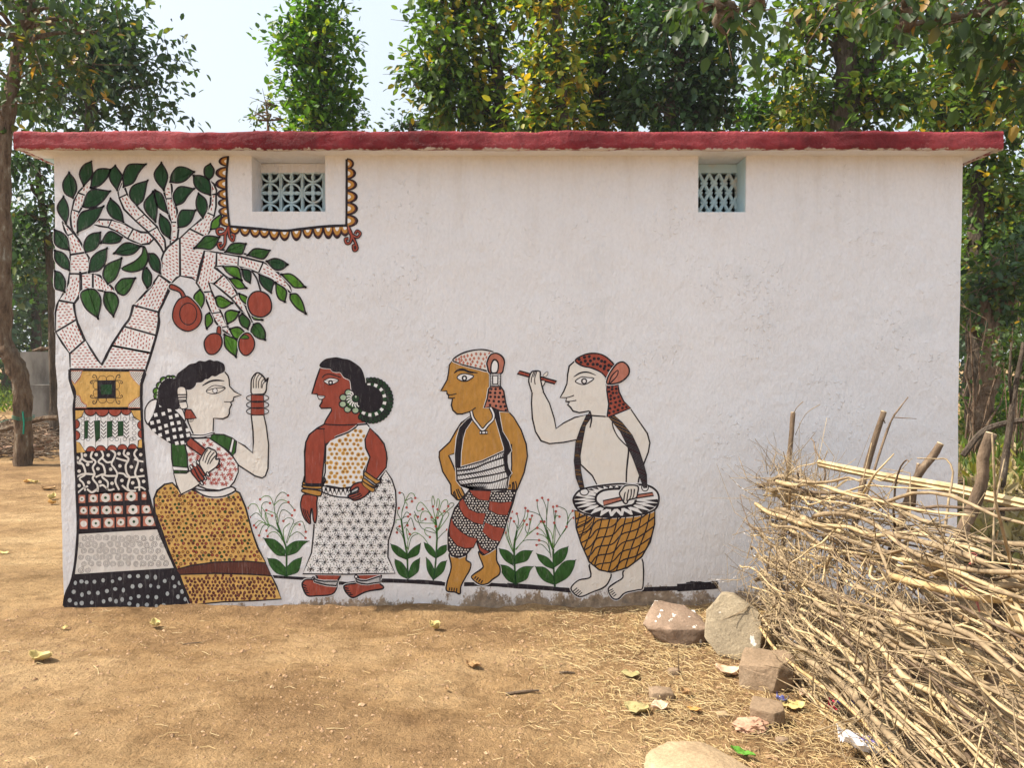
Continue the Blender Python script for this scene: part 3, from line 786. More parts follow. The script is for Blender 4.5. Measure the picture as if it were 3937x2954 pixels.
for st in ('275,915 240,980 170,1000 155,950 205,940 215,960','275,915 240,1010 235,1100 190,1150 165,1100 205,1095','275,915 285,1020 320,1070 335,1010 305,1000','1545,915 1570,990 1640,1030 1675,990 1640,960 1620,995','1545,915 1580,1000 1570,1080 1530,1095 1515,1050 1550,1045','1575,1000 1620,1080 1640,1150 1610,1170 1600,1120 1625,1115'):
    a.line(P('C6',st), 'black', 3, 10); a.line(P('C6',st), 'terra', 3.6, 5.5)
a.build('painted_border', house, 'scalloped ochre border painted around the left ventilation opening')

# ---- black ground line
GL = lambda d: (lambda a: (d(a), a.build('painted_ground_line', house)))(Art(0))
GL(lambda a: a.line(P('C8','1500,1155 1650,1165 1960,1185'), lay=1, w=9, sm=False))
GL(lambda a: a.line(P('D2','500,1385 600,1392 700,1380'), lay=1, w=10, sm=False))
GL(lambda a: a.line(P('D2','930,1362 1150,1368 1530,1390'), lay=1, w=12))
GL(lambda a: a.line(P('D4','0,1372 150,1380 300,1400'), lay=1.3, w=12))
GL(lambda a: a.line(P('D4','470,1398 700,1400 1000,1420 1500,1455'), lay=1, w=12))
GL(lambda a: a.line(P('D6','0,1172 300,1195 645,1228'), lay=1.3, w=12.5))
GL(lambda a: a.line(P('D6','1345,1218 1550,1210 1720,1205'), lay=1, w=13))
GL(lambda a: a.line(P('D6','1700,1200 1900,1190 2110,1172'), lay=1.5, w=22, sm=False))
GL(lambda a: [a.line(P('D6', f'{1790+i*20},{1150+random.uniform(-14,8)} {1880+i*18},{1160+random.uniform(-14,8)}'), lay=2, w=3) for i in range(14)])
# ------------------------------------------------------------------ painted people
def fillart(parent, name, items, base, label=None, extra=None):
    a = Art(base)
    for it in items:
        fr, st, m_ = it[:3]; kw = it[3] if len(it) > 3 else {}
        a.fill(P(fr, st), m_, **kw)
    if extra: extra(a)
    return a.build(name, parent, label)
def bracelets(a, fr, sts, m_='ochre', lay=6):
    for st in sts: a.fill(P(fr, st), m_, lay, True, w=4, halo=False); lay += .3

# ---- seated-looking woman at the tree, in a spotted ochre skirt
W1 = Art(8)
W1.fill(P('C5','465,1300 600,1300 640,1275 700,1330 765,1400 660,1470 545,1525 500,1430'), 'cream', 4, False)
W1.fill(P('C5','1130,960 1220,1010 1305,1085 1312,970 1308,850 1290,690 1290,460 1415,455 1425,690 1450,800 1475,1000 1468,1250 1440,1330 1405,1352 1330,1330 1160,1220 1092,1130'), 'cream', 0, False)
W1.fill(P('C5','1300,460 1288,380 1295,300 1330,245 1365,232 1400,255 1432,290 1440,325 1470,285 1455,350 1448,420 1415,460'), 'cream', .6)
for st in ('1315,395 1315,310 1345,240','1342,395 1345,300 1378,245','1368,395 1370,320 1405,262','1395,395 1400,330 1430,295','1405,395 1415,350 1445,320'): W1.line(P('C5',st), lay=1.6, w=2.6)
for i, y in enumerate((500,573,642)): W1.ell(*P('C5',f'1357,{y}')[0], 43, 14.5, None, 1.4, 2.6)
W1.fill(P('C5','1290,465 1420,475 1430,685 1288,685'), 'terra', 1.6, False, w=2.5, halo=False)
for y in (540,605): W1.line(P('C5',f'1288,{y} 1355,{y+8} 1428,{y}'), lay=2.5, w=2.6)
W1.fill(P('C5','1000,212 1042,262 1054,300 1060,375 1110,430 1182,468 1105,492 1098,530 1070,545 1082,570 1058,620 1058,665 1040,700 990,722 890,716 884,872 800,893 680,897 620,760 590,650 535,420 700,290 900,225'), 'cream', 1, False)
W1.fill(P('C5','810,430 870,375 930,368 1015,392 950,440 880,456'), None, 2, w=2.6, halo=False); W1.line(P('C5','815,425 900,398 1015,392'), lay=3, w=2.2)
W1.ell(*P('C5','905,422')[0], 7.5, 8, 'white', 3, 4); W1.line(P('C5','770,370 850,325 920,312 1005,318'), lay=3, w=6.5, taper=True)
W1.line(P('C5','1000,540 1075,543'), lay=3, w=2.6, sm=False)
w1p = W1.build('painted_woman', house, 'painted woman in a spotted ochre skirt carrying a black and white checked bundle')
a = Art(6)
SK = '265,470 255,330 290,240 370,175 450,158 520,230 545,285 640,225 700,250 800,290 900,310 1010,300 1110,240 1165,265 1230,420 1300,680 1360,850 1445,1010 1240,995 900,1005 650,1040 495,1080 400,850 330,640'
q = a.fill(P('C8',SK), 'gold', 1, False, w=5.5)
def sp1(x, y, rr): r = rr.uniform(5,7); a.dot(x, y, r, 'dkred' if rr.random()<.6 else 'brown', 2); a.dot(x, y, r*.62, rr.choice(['brown','ochre','terra','mgreen']), 2.6)
a.spots(q, 17.5, sp1, 6, 5, .2)
HM = '532,1135 900,1122 1290,1132 1505,1147 1560,1260 1610,1395 1300,1415 1000,1425 720,1450 635,1445'
q = a.fill(P('C8',HM), 'gold', 1.2, False, w=4.5)
def sp2(x, y, rr): a.dot(x, y, rr.uniform(4.5,6.5), rr.choice(['dkred','brown']), 2, rr.uniform(5.5,8))
a.spots(q, 15.2, sp2, 6, 6, .2)
q = a.fill(P('C8','495,1080 650,1040 900,1005 1240,995 1440,1010 1505,1145 1290,1130 900,1120 530,1133'), 'brown', 3, False, w=3.5, halo=False)
for i in range(120): x, y = P('C8', f'{500+i*8.6},990')[0]; a.line([(x, y), (x+3, y+60)], 'dkred' if i % 2 else 'black', 3.6, 1.4, clip=q)
a.build('skirt', w1p)
fillart(w1p, 'waistband', [('C8','655,205 720,228 850,245 960,240 1075,200 1122,240 1020,295 900,312 780,290','white')], 8)
a = Art(9); q = a.fill(P('C5','640,930 850,925 1000,1030 1100,1130 1150,1210 1152,1290 1110,1390 1060,1450 950,1482 820,1472 720,1430 640,1330 610,1200 590,1010'), 'white', 1, False)
def fl(x, y, rr):
    for k in range(4):
        an = rr.random()*.5+k*math.pi/4; L = rr.uniform(8,11.5); a.line([(x-L*math.cos(an), y-L*math.sin(an)), (x+L*math.cos(an), y+L*math.sin(an))], 'brick', 2, 2.6)
a.spots(q, 21.5, fl, 9, 9, .22); a.build('blouse', w1p, 'white blouse covered in red star flowers')
fillart(w1p, 'collar', [('C5','655,895 780,895 885,868 886,885 780,918 665,920','white',dict(w=3.2))], 11)
fillart(w1p, 'sleeve', [('C5','440,985 580,990 610,1100 616,1300 470,1302 445,1150','mgreen',dict(sm=False)),('C5','455,1225 614,1240 614,1275 463,1270','white',dict(lay=2,sm=False,w=3,halo=False))], 10)
fillart(w1p, 'sleeve', [('C5','880,885 1000,890 1085,925 1135,962 1120,1080 1090,1112 1050,1065 850,930','mgreen',dict(sm=False)),('C5','1085,932 1112,945 1082,1085 1055,1065','white',dict(lay=2,sm=False,w=3,halo=False))], 10)
fillart(w1p, 'hair', [('C5','1000,210 995,150 960,125 925,112 890,115 850,100 800,118 740,112 700,135 640,148 600,180 570,200 530,230 510,250 480,300 400,300 330,360 305,450 310,560 400,600 500,615 520,560 505,400 540,372 600,400 650,398 690,365 705,332 760,325 800,292 830,290 870,258 910,262 950,238','black',dict(lay=2))], 11)
a = Art(9)
for x, y in ((455,300),(415,300),(360,315),(320,370),(285,430),(292,480)): a.ell(*P('C5',f'{x},{y}')[0], 14, 14, 'lgreen', 1, 3.5)
a.build('hair_flowers', w1p)
a = Art(12)
a.fill(P('C5','505,405 540,378 590,395 605,470 600,530 612,602 545,612 520,545 508,480'), 'cream', 2, w=3, halo=False)
for st in ('508,465 600,465','510,495 600,492','515,525 600,525','520,545 605,535'): a.line(P('C5',st), lay=3, w=4, sm=False)
a.fill(P('C5','598,620 650,625 678,665 708,714 650,722 588,722 583,655'), 'terra', 3, False, w=3.6, halo=False)
for st in ('625,720 620,745','650,722 650,755','675,720 672,745','625,745 650,752 672,745'): a.line(P('C5',st), lay=3, w=2)
a.build('ear_ornament', w1p)
a = Art(10)
a.fill(P('C5','160,690 165,610 215,535 290,515 285,600 250,690 200,780 165,740'), 'white', 0)
q = a.fill(P('C5','290,530 360,560 470,620 560,720 650,890 605,965 540,998 430,975 320,905 240,840 195,780 250,690 280,600'), 'black', .8, False)
for st in '330,575 422,630 275,680 357,668 237,765 305,750 435,705 500,685 385,795 450,772 520,762 258,845 322,820 395,862 470,840 535,830 322,895 408,940 478,915 550,905 615,840 620,895 500,980 560,975'.split():
    x, y = P('C5',st)[0]; r = 9.6; an = R(32)
    a.fill([(x+r*math.cos(an+k*math.pi/2)+0, y+r*math.sin(an+k*math.pi/2)) for k in range(4)], 'white', 2, False, None)
a.fill(P('C5','470,617 545,612 575,660 590,745 520,670'), 'white', 2, w=3, halo=False)
a.build('checked_bundle', w1p)
a = Art(13)
a.fill(P('C5','602,965 650,922 790,1035 880,1120 945,1180 962,1225 930,1250 860,1200 760,1112 610,1005'), 'terra', 1, False, halo=False)
a.build('bundle_handle', w1p)
a = Art(15)
a.fill(P('C5','735,1190 770,1110 800,1060 830,1030 870,1045 905,1060 925,1100 915,1150 952,1152 935,1215 870,1270 800,1310 770,1260'), 'cream', 1, halo=False)
for st in ('775,1170 800,1090 830,1050','800,1190 830,1110 865,1060','825,1205 855,1130 900,1075','850,1200 880,1150 920,1105'): a.line(P('C5',st), lay=2, w=3.2)
a.fill(P('C5','650,1270 710,1205 750,1240 800,1310 800,1345 750,1400 700,1350'), 'terra', 2, halo=False)
for st in ('685,1250 730,1340 775,1395','710,1225 760,1310 800,1360'): a.line(P('C5',st), lay=3, w=5)
for x, y in ((655,1235),(690,1205),(725,1185),(765,1405),(800,1350),(830,1310)): a.ell(*P('C5',f'{x},{y}')[0], 5, 9, 'white', 2.5, 3.4, rot=-.5)
a.build('hand', w1p)

# ---- woman with terracotta skin
W2 = Art(8)
W2.fill(P('D1','490,300 465,370 420,500 366,682 440,685 450,712 470,755 512,762 508,800 475,855 500,888 640,883 645,920 560,1060 540,1112 440,1170 330,1260 280,1370 262,1500 262,1659 560,1659 560,1390 700,1300 900,1220 1020,1130 1145,1105 1140,980 1030,900 930,600 900,480 780,370 640,320'), 'terra', 1, False)
W2.fill(P('D2','374,-130 300,-130 228,-72 194,4 184,120 186,330 190,412 350,412 366,250 385,50 385,-20'), 'terra', 2, False, halo=False)
W2.fill(P('D1','540,1180 700,1300 560,1390 545,1300'), 'terra', 3.3, False, None)
W2.line(P('D1','540,1112 800,1125 1143,1107'), lay=4, w=3.6)
W2.fill(P('D1','537,497 610,460 680,462 747,490 690,532 620,556 568,530'), 'white', 3, w=2.6, halo=False); W2.line(P('D1','550,490 640,498 745,490'), lay=4, w=1.8)
W2.ell(*P('D1','632,522')[0], 6.6, 7.2, 'white', 4, 4); W2.line(P('D1','510,455 560,410 640,405 780,450'), lay=4, w=3.4)
W2.fill(P('D1','448,710 510,708 556,718 515,755 470,752'), 'white', 3, w=2.2, halo=False); W2.line(P('D1','450,728 550,720'), lay=4, w=1.4)
w2p = W2.build('painted_woman', house, 'painted woman with terracotta skin and a starry white skirt')
ft = Art(8); ft.fill(P('D2','305,1298 525,1298 505,1370 492,1450 440,1500 300,1512 210,1510 168,1440 160,1385 200,1350 265,1350 310,1335'), 'terra', 0, w=5)
for st in ('165,1400 200,1415','165,1425 205,1440','170,1450 215,1462','180,1475 225,1482',): ft.line(P('D2',st), lay=2, w=3.5)
ft.build('foot', w2p)
ft = Art(8); ft.fill(P('D2','710,1295 925,1295 915,1380 955,1420 940,1445 840,1460 760,1482 660,1530 600,1490 567,1425 600,1400 690,1385 715,1340'), 'terra', 0, w=5)
for st in ('575,1430 615,1440','585,1455 625,1462','600,1478 640,1485','620,1500 655,1500',): ft.line(P('D2',st), lay=2, w=3.5)
ft.build('foot', w2p)
a = Art(10); q = a.fill(P('D2','300,530 350,490 470,530 600,548 680,572 770,540 860,460 930,350 980,280 1040,370 1075,480 1082,620 1060,800 1005,970 1000,1130 1070,1290 840,1294 600,1300 165,1295 250,1090 270,900 285,700'), 'white', 1, False)
def ast(x, y, rr):
    L = rr.uniform(12,17); n = rr.choice([4,4,5])
    for k in range(n): an = rr.random()*.3+k*math.pi/n; a.line([(x-L*math.cos(an), y-L*math.sin(an)), (x+L*math.cos(an), y+L*math.sin(an))], 'black', 2, 2.0)
    a.dot(x, y, 3.2, 'black', 2.4)
a.spots(q, 35, ast, 9, 11, .12)
a.spots(q, 12.5, lambda x, y, rr: a.dot(x, y, rr.uniform(1.5,2.6), rr.choice(['black','mgreen','ggrey']), 1.5, n=6), 3, 12, .25); a.build('skirt', w2p)
a = Art(10); q = a.fill(P('D1','1020,1122 1150,1110 1192,1165 1120,1330 1130,1450 1190,1580 1150,1680 1100,1780 1098,1915 939,2000 780,2020 578,1985 498,1999 556,1797 563,1420 620,1340 720,1290 880,1230 980,1165'), 'white', 1, False)
def rg(x, y, rr): r = rr.uniform(6.5,8.5); a.dot(x, y, r, 'gold', 2, n=10); a.dot(x, y, r*.62, 'ochre', 2.4); a.dot(x, y, r*.33, 'brown', 2.8)
a.spots(q, 20.5, rg, 7, 13, .17); a.build('bodice', w2p, 'white one-shouldered bodice with ochre rings')
a = Art(12); q = a.fill(P('D2','352,428 450,448 540,460 650,447 640,500 612,546 520,542 440,525 348,488'), 'white', 1, False)
for i in range(7):
    x = 350+i*42; y0 = 440+10*math.sin(i*.4); a.line(P('D2', f'{x},{y0+5} {x+21},{y0+72} {x+42},{y0+8}'), lay=2, w=4, sm=False)
    a.fill(P('D2', f'{x+28},{y0+8} {x+56},{y0+8} {x+42},{y0+44}'), 'black', 2, False, None)
a.build('waistband', w2p)
a = Art(14)
a.fill(P('D1','1190,1165 1300,1275 1390,1390 1425,1520 1432,1600 1420,1725 1272,1905 1127,1797 1155,1682 1190,1580 1130,1450 1120,1330'), 'terra', 1, False)
a.fill(P('D2','755,400 820,475 765,540 680,574 640,560 608,528 650,505 705,478 712,450 690,448 640,478 626,478 650,430 690,405'), 'terra', 1.8, halo=False)
for st in ('612,525 680,505 720,490','630,545 690,525 735,505','650,560 710,545 745,520'): a.line(P('D2',st), lay=3, w=4)
bracelets(a, 'D2', ('775,290 800,305 905,375 935,360 925,390 885,412 840,380 768,325','760,355 790,370 870,430 905,425 890,445 850,440 790,410 752,380','755,390 800,425 850,455 868,460 855,488 830,478 790,450 758,420'))
a.build('arm', w2p)
a = Art(14)
a.fill(P('D2','180,515 300,530 302,600 305,700 290,795 268,765 262,690 250,652 240,720 242,800 215,790 175,740 145,640 150,570'), 'terra', 1)
for st in ('165,650 190,730 215,790','185,660 205,730 235,790','205,670 222,720 238,750'): a.line(P('D2',st), lay=2, w=2.8)
bracelets(a, 'D2', ('175,375 186,330 190,405 355,420 372,350 388,375 372,405 345,432 175,425','180,420 350,430 352,440 335,462 175,450','180,460 335,480 350,505 320,532 165,492'))
a.build('hand', w2p)
for st in ('262,1335 310,1358 370,1368 502,1368 494,1412 400,1405 320,1385 280,1372','680,1345 730,1360 790,1362 920,1318 926,1378 860,1385 800,1397 740,1390 695,1375'):
    a = Art(12); q = a.fill(P('D2',st), 'white', 1, False)
    xs_ = [p[0] for p in q]; ys_ = [p[1] for p in q]
    for i in range(22): x = min(xs_)+i*4.4; a.line([(x, min(ys_)-2), (x+2, max(ys_)+2)], lay=2, w=1.7, clip=q)
    a.ell(min(xs_)+3, min(ys_)+2, 6, 6, 'white', 1, 3); a.build('anklet', w2p)
a = Art(10)
cx_, cy_ = P('D1','1215,775')[0]
for i in range(25):
    an = R(-112+i*9.9); a.ell(cx_+70*math.cos(an), cy_+76*math.sin(an), 12.5, 9.5, 'dgreen', .3+i*.02, 3, rot=an)
a.ell(cx_-3, cy_-2, 62, 68, 'dgreen', 1.5, 3)
for i in range(9):
    an = R(-98+i*27.5); x, y = cx_-3+53*math.cos(an), cy_-2+58*math.sin(an)
    a.fill([(x+u*math.cos(an)-v*math.sin(an), y+u*math.sin(an)+v*math.cos(an)) for u, v in ((-7,-6),(7,-7),(7,7),(-7,6))], 'white', 2.5, False, w=2, halo=False)
a.build('leaf_wreath', w2p)
fillart(w2p, 'hair', [('D1','495,297 490,260 560,200 640,180 720,173 800,192 900,213 1020,290 1075,360 1110,470 1130,560 1230,580 1320,640 1362,740 1340,860 1250,925 1120,930 1040,870 1010,780 940,640 915,490 830,440 775,368 710,365 660,350 635,318 560,310','black',dict(lay=2))], 12)
a = Art(15)
for x, y in ((885,665),(812,735),(805,828),(875,900),(985,915)): a.ell(*P('D1',f'{x},{y}')[0], 13.5, 12.5, 'pale', 1, 3.6)
a.ell(*P('D1','935,785')[0], 24, 28, 'mgreen', 2, 3)
x, y = P('D1','990,745')[0]
for k in range(9):
    an = R(70+k*20); a.line([(x+15*math.cos(an), y+15*math.sin(an)), (x+26*math.cos(an+.15), y+26*math.sin(an+.15)), (x+36*math.cos(an), y+36*math.sin(an)*.95)], 'white', 3, 4.5)
a.ell(x, y, 14.5, 14.5, 'dgreen', 4, 3.5); a.ell(x, y-6, 5, 6.5, 'pale', 5, 2.5); a.build('hair_flower', w2p)

# ---- man with ochre skin
A = Art(8)
A.fill(P('D4','533,-250 443,-187 388,-104 330,0 228,96 225,150 260,290 340,420 345,510 400,567 425,572 445,555 458,560 448,540 478,520 430,420 402,390 395,300 320,132 392,108 400,100 395,255 440,250 650,190 860,95 900,60 935,20 938,230 930,330 885,420 888,470 990,472 1015,410 1060,300 1093,140 1080,20 1030,-120 960,-240 905,-300 740,-310'), 'ochre', 1, False)
for st in ('375,480 395,540 405,565','395,465 415,520 430,550','410,460 430,505 450,540','365,490 380,545','955,390 962,430 960,485','975,385 985,430 980,480','945,395 948,440 940,485'): A.line(P('D4',st), lay=2, w=3.8)
A.line(P('D4','892,470 905,440 925,420 920,455'), lay=2, w=3)
A.fill(P('D3','515,245 470,310 460,420 440,520 350,678 435,678 437,715 462,742 458,780 515,790 500,880 520,950 580,1005 650,1005 770,970 800,1060 940,1235 1085,1080 1105,1010 1060,910 960,915 1010,800 1040,620 1040,400 880,375 640,310'), 'ochre', 2.2, False)
A.fill(P('D3','580,490 620,445 700,432 815,462 770,510 700,541 630,530'), 'white', 3, w=3.4, halo=False); A.ell(*P('D3','685,497')[0], 7.5, 8.5, 'white', 4, 5)
A.line(P('D3','540,425 600,380 680,378 760,410 875,418'), lay=4, w=8, taper=True); A.line(P('D3','440,715 485,735 575,714'), lay=4, w=3); A.line(P('D3','460,778 510,780 550,775'), lay=4, w=3)
A.line(P('D3','845,913 770,965 650,1005'), lay=4, w=3.6)
mp_ = A.build('painted_man', house, 'painted man with ochre skin, tied headcloth and black braces')
ft = Art(8); ft.fill(P('D4','325,1100 400,1135 492,1105 492,1160 537,1192 525,1260 482,1335 440,1420 430,1492 380,1475 300,1462 303,1380 345,1230'), 'ochre', 0)
for st in ('325,1460 330,1430','348,1462 352,1430','370,1470 375,1432','395,1475 400,1435',): ft.line(P('D4',st), lay=1.6, w=3.6)
ft.build('foot', mp_)
ft = Art(8); ft.fill(P('D4','615,1075 670,1110 780,1015 790,1160 822,1230 817,1300 750,1350 700,1392 620,1397 545,1335 565,1300 650,1240 652,1200 620,1120'), 'ochre', 0)
for st in ('570,1345 590,1320','590,1360 612,1330','612,1375 632,1345','635,1388 652,1360',): ft.line(P('D4',st), lay=1.6, w=3.6)
ft.build('foot', mp_)
fillart(mp_, 'brace', [('D4','540,-243 500,-215 430,-140 400,-35 385,120 388,250 432,250 437,100 455,-30 480,-120 545,-215','black',dict(sm=False,w=3))], 13)
fillart(mp_, 'brace', [('D4','735,-335 810,-300 825,-200 845,-100 905,0 932,85 895,130 893,200 905,260 935,305 905,350 872,270 862,160 867,60 840,-30 805,-150 770,-270','black',dict(sm=False,w=3))], 13)
a = Art(11); WR = P('D4','395,255 440,250 650,190 860,92 862,170 905,350 890,462 720,476 560,470 440,430 402,380'); a.fill(WR, 'white', 1, False)
rows = [('395,258 560,225 700,170 860,95','395,285 560,262 700,205 860,150'),('395,292 560,268 700,215 862,158','398,330 570,305 720,270 870,225'),('398,338 570,312 720,278 872,232','402,380 590,350 740,325 890,290'),('410,392 600,360 740,335 892,298','440,425 600,405 740,400 900,350'),('440,432 600,412 740,408 900,358','560,468 650,468 740,470 890,460')]
for t, b_ in rows:
    tp = cat(P('D4',t), False, 14); bp = cat(P('D4',b_), False, 14)
    a.line(P('D4',b_), lay=2.4, w=5)
    n = min(len(tp), len(bp)); z = [tp[i] if i % 2 else bp[i] for i in range(n)]
    a.line(z, lay=2, w=3.2, sm=False)
    for i in range(1, n-2, 2): a.raw([tp[i-1], tp[i+1], ((tp[i][0]+bp[i][0])/2, (tp[i][1]*.55+bp[i][1]*.45))], 'black', 1.6) if False else None
a.build('waist_wrap', mp_)
a = Art(9)
TR = P('D4','520,472 890,470 985,475 950,600 890,780 860,890 812,990 790,1030 710,1085 670,1105 625,1070 600,1000 600,960 545,1040 490,1110 430,1132 350,1120 315,1060 313,900 340,760 380,650 460,550'); a.fill(TR, 'black', 1, False)
a.spots(TR, 10.8, lambda x, y, rr: a.dot(x, y, 3.3, 'sw', 1.6, n=7), 4, 21, .15)
for st in ('525,472 735,482 715,578 620,570 560,530','420,590 460,555 520,660 600,695 685,700 655,815 560,790 470,730 425,650','348,740 370,810 440,880 520,930 605,950 560,1040 480,1045 400,1020 330,930 322,850','720,580 830,595 945,585 895,720 800,715 710,665','680,790 760,830 865,850 822,975 740,960 652,880','603,975 640,1040 720,1080 670,1105 622,1062'):
    a.fill(P('D4',st), 'terra', 2.2, False, w=2.5, halo=False)
a.build('trousers', mp_, 'knee-length black dotted trousers with terracotta bands')
a = Art(12); q = a.fill(P('D3','520,235 640,150 800,102 960,92 1110,135 1030,190 1005,270 1030,390 880,362 680,312 580,275'), 'sw', 1)
for x, y in ((568,235),(610,225),(640,195),(683,190),(730,178),(787,170),(850,152),(915,155),(975,158),(1040,147),(645,242),(705,237),(765,228),(822,215),(887,215),(952,222),(1000,205),(620,270),(672,275),(730,288),(775,300),(800,262),(868,268),(845,318),(930,290),(912,335),(975,325),(990,265)):
    X, Y = P('D3',f'{x},{y}')[0]; a.fill([(X, Y-7.5), (X+5.5, Y), (X, Y+7.5), (X-5.5, Y)], 'pinkt', 2, False, None)
a.build('headcloth', mp_, 'white headcloth with pink diamonds')
a = Art(15); a.fill(P('D3','1005,270 1055,165 1140,143 1220,190 1252,260 1240,340 1205,430 1050,428 1012,335'), 'pinkt', 1); a.fill(P('D3','1068,415 1062,320 1088,250 1122,235 1158,270 1165,340 1142,415'), 'white', 2, halo=False)
a.fill(P('D3','1048,430 1200,430 1195,612 1050,610'), 'white', 2.6, False, w=4)
for k in range(28):
    t = k/28*4; s_ = int(t); f = t-s_
    c = [(1050,430),(1200,430),(1197,612),(1050,612),(1050,430)]; ic = [(1085,465),(1158,465),(1155,577),(1085,577),(1085,465)]
    o_ = [c[s_][i]+(c[s_+1][i]-c[s_][i])*f for i in (0,1)]; i_ = [ic[s_][i]+(ic[s_+1][i]-ic[s_][i])*f for i in (0,1)]
    a.line(P('D3', f'{o_[0]},{o_[1]} {i_[0]},{i_[1]}'), lay=3.2, w=2)
a.fill(P('D3','1085,465 1158,465 1155,577 1085,577'), 'white', 3.6, False, w=3.4, halo=False)
a.build('headcloth_loop', mp_)
a = Art(14); a.fill(P('D3','1060,613 1200,615 1242,680 1270,850 1308,975 1190,960 1050,905 965,915 1010,780 1030,650'), 'pinkt', 1, False)
for st in '1065,650 1127,650 1188,645 1053,702 1120,705 1190,705 1055,760 1118,762 1172,765 1230,760 1033,815 1100,822 1172,828 1237,833 1048,877 1132,890 1198,900 1258,897 1272,950'.split(): a.dot(*P('D3',st)[0], 5.4, 'black', 2)
a.build('headcloth_tail', mp_, 'pink tail of the headcloth with black dots')
a = Art(15); v = P('D3','780,965 805,1060 870,1150 943,1228 1020,1150 1085,1085 1098,1010 1052,910'); a.line(v, lay=0, w=11); a.line(v, 'white', 1, 6); a.fill(P('D3','900,1250 1010,1245 1010,1285 902,1288'), 'white', 2, False, w=3, halo=False); a.line(P('D3','930,1248 930,1286'), lay=3, w=4); a.line(P('D3','985,1248 985,1286'), lay=3, w=3)
a.build('necklace', mp_)

# ---- drummer
A = Art(6)
A.fill(P('D5','240,335 228,410 265,520 258,640 268,800 300,940 360,1040 450,1070 600,1056 740,1028 800,1000 860,760 720,790 600,850 520,908 500,800 450,640 385,520 362,400 350,300 300,295 262,308'), 'cream', 1, False)
A.fill(P('D5','880,720 1060,780 1150,765 1310,697 1400,830 1490,960 1517,1060 1500,1160 1450,1290 1400,1440 1380,1560 1262,1520 960,1518 905,1410 780,1290 772,1200 795,1050 830,870'), 'cream', 1.5, False)
A.line(P('D5','1282,1095 1290,1150 1270,1350 1265,1505'), lay=3, w=4.8)
A.fill(P('D5','1122,838 1200,930 1282,1090 1262,1085 1180,1000 1130,905'), 'white', 2.5, w=3.6, halo=False)
A.fill(P('D5','722,187 660,242 643,330 635,430 602,510 563,578 632,580 622,620 660,630 643,655 672,682 700,722 765,740 870,722 895,770 1060,782 1078,700 1082,600 1055,480 1055,385 1000,312 900,262 780,242'), 'cream', 3, False)
A.line(P('D5','878,720 897,800 880,900'), lay=4.2, w=4.2)
A.fill(P('D5','725,402 790,360 850,365 922,374 880,412 820,440 760,430'), 'white', 4, w=3.2, halo=False); A.ell(*P('D5','818,404')[0], 9, 9.5, 'white', 5, 4.4)
A.line(P('D5','705,360 780,316 860,310 945,342'), lay=5, w=5, taper=True); A.line(P('D5','630,580 670,570 710,555'), lay=5, w=3); A.line(P('D5','625,620 680,618 735,608'), lay=5, w=3)
dp = A.build('painted_drummer', house, 'painted bare-chested drummer raising one drumstick, with a big drum at the waist')
ft = Art(6); ft.fill(P('D6','830,960 1028,1040 1015,1140 960,1200 860,1240 725,1290 645,1228 650,1180 720,1122 835,1090'), 'cream', 0)
for st in ('655,1240 700,1200','672,1255 718,1218','690,1268 735,1230','710,1280 750,1245',): ft.line(P('D6',st), lay=1.5, w=3)
ft.build('foot', dp)
ft = Art(6); ft.fill(P('D6','1170,1020 1342,895 1358,1185 1300,1222 1180,1250 1110,1312 1050,1300 1010,1212 1080,1150 1155,1100'), 'cream', 0)
for st in ('1020,1230 1058,1210','1030,1250 1065,1228','1045,1270 1078,1245','1062,1288 1092,1262',): ft.line(P('D6',st), lay=1.5, w=3)
ft.build('foot', dp)
a = Art(12); a.fill(P('D5','130,293 525,405 505,434 106,326'), 'terra', 1, False); a.build('drumstick', dp)
a = Art(14); a.fill(P('D5','235,400 240,345 262,305 300,295 340,296 352,340 350,400 375,520 262,520'), 'cream', 1, True, None)
a.line(P('D5','262,520 230,410 240,345 262,305 285,297 330,295 350,310 352,370 378,500'), lay=2, w=4)
for st in ('285,300 260,370 255,420','315,300 292,380 298,440','300,298 280,360'): a.line(P('D5',st), lay=2, w=2.8)
a.fill(P('D5','382,345 425,304 428,330 408,352'), 'cream', 1, w=3, halo=False); a.fill(P('D5','360,400 400,400 398,430 375,456'), 'cream', 1, w=3, halo=False); a.build('hand', dp)
a = Art(13); a.fill(P('D5','723,186 800,130 900,108 1000,120 1080,170 1142,250 1085,330 1062,372 1000,312 900,265 800,242'), 'terra', 1)
for st in '765,172 820,150 872,142 785,205 830,190 885,188 925,165 970,165 1003,190 1038,200 857,222 913,225 958,225 992,245 1040,245 1080,235 1112,250 1030,272 1077,290'.split(): a.dot(*P('D5',st)[0], 6.4, 'black', 2)
a.build('headcloth', dp, 'terracotta headcloth with black dots')
a = Art(12); a.fill(P('D5','1060,435 1175,425 1190,520 1240,620 1312,690 1190,740 1090,782 1062,785 1080,650 1058,500'), 'terra', 1, False)
for st in '1080,470 1117,460 1155,445 1115,490 1158,485 1083,515 1125,530 1163,530 1100,560 1100,595 1140,585 1183,572 1105,640 1153,630 1197,617 1193,660 1235,650 1093,695 1145,680 1225,690 1268,680 1085,743 1130,728 1177,712'.split(): a.dot(*P('D5',st)[0], 5.6, 'black', 2)
a.build('headcloth_tail', dp)
a = Art(16); a.fill(P('D5','1062,432 1075,350 1130,260 1180,210 1240,203 1292,260 1292,330 1240,390 1170,425'), 'pinkt', 1); a.line(P('D5','1080,430 1110,350 1175,288 1165,350 1090,430'), lay=2, w=3.4); a.build('headcloth_knot', dp)
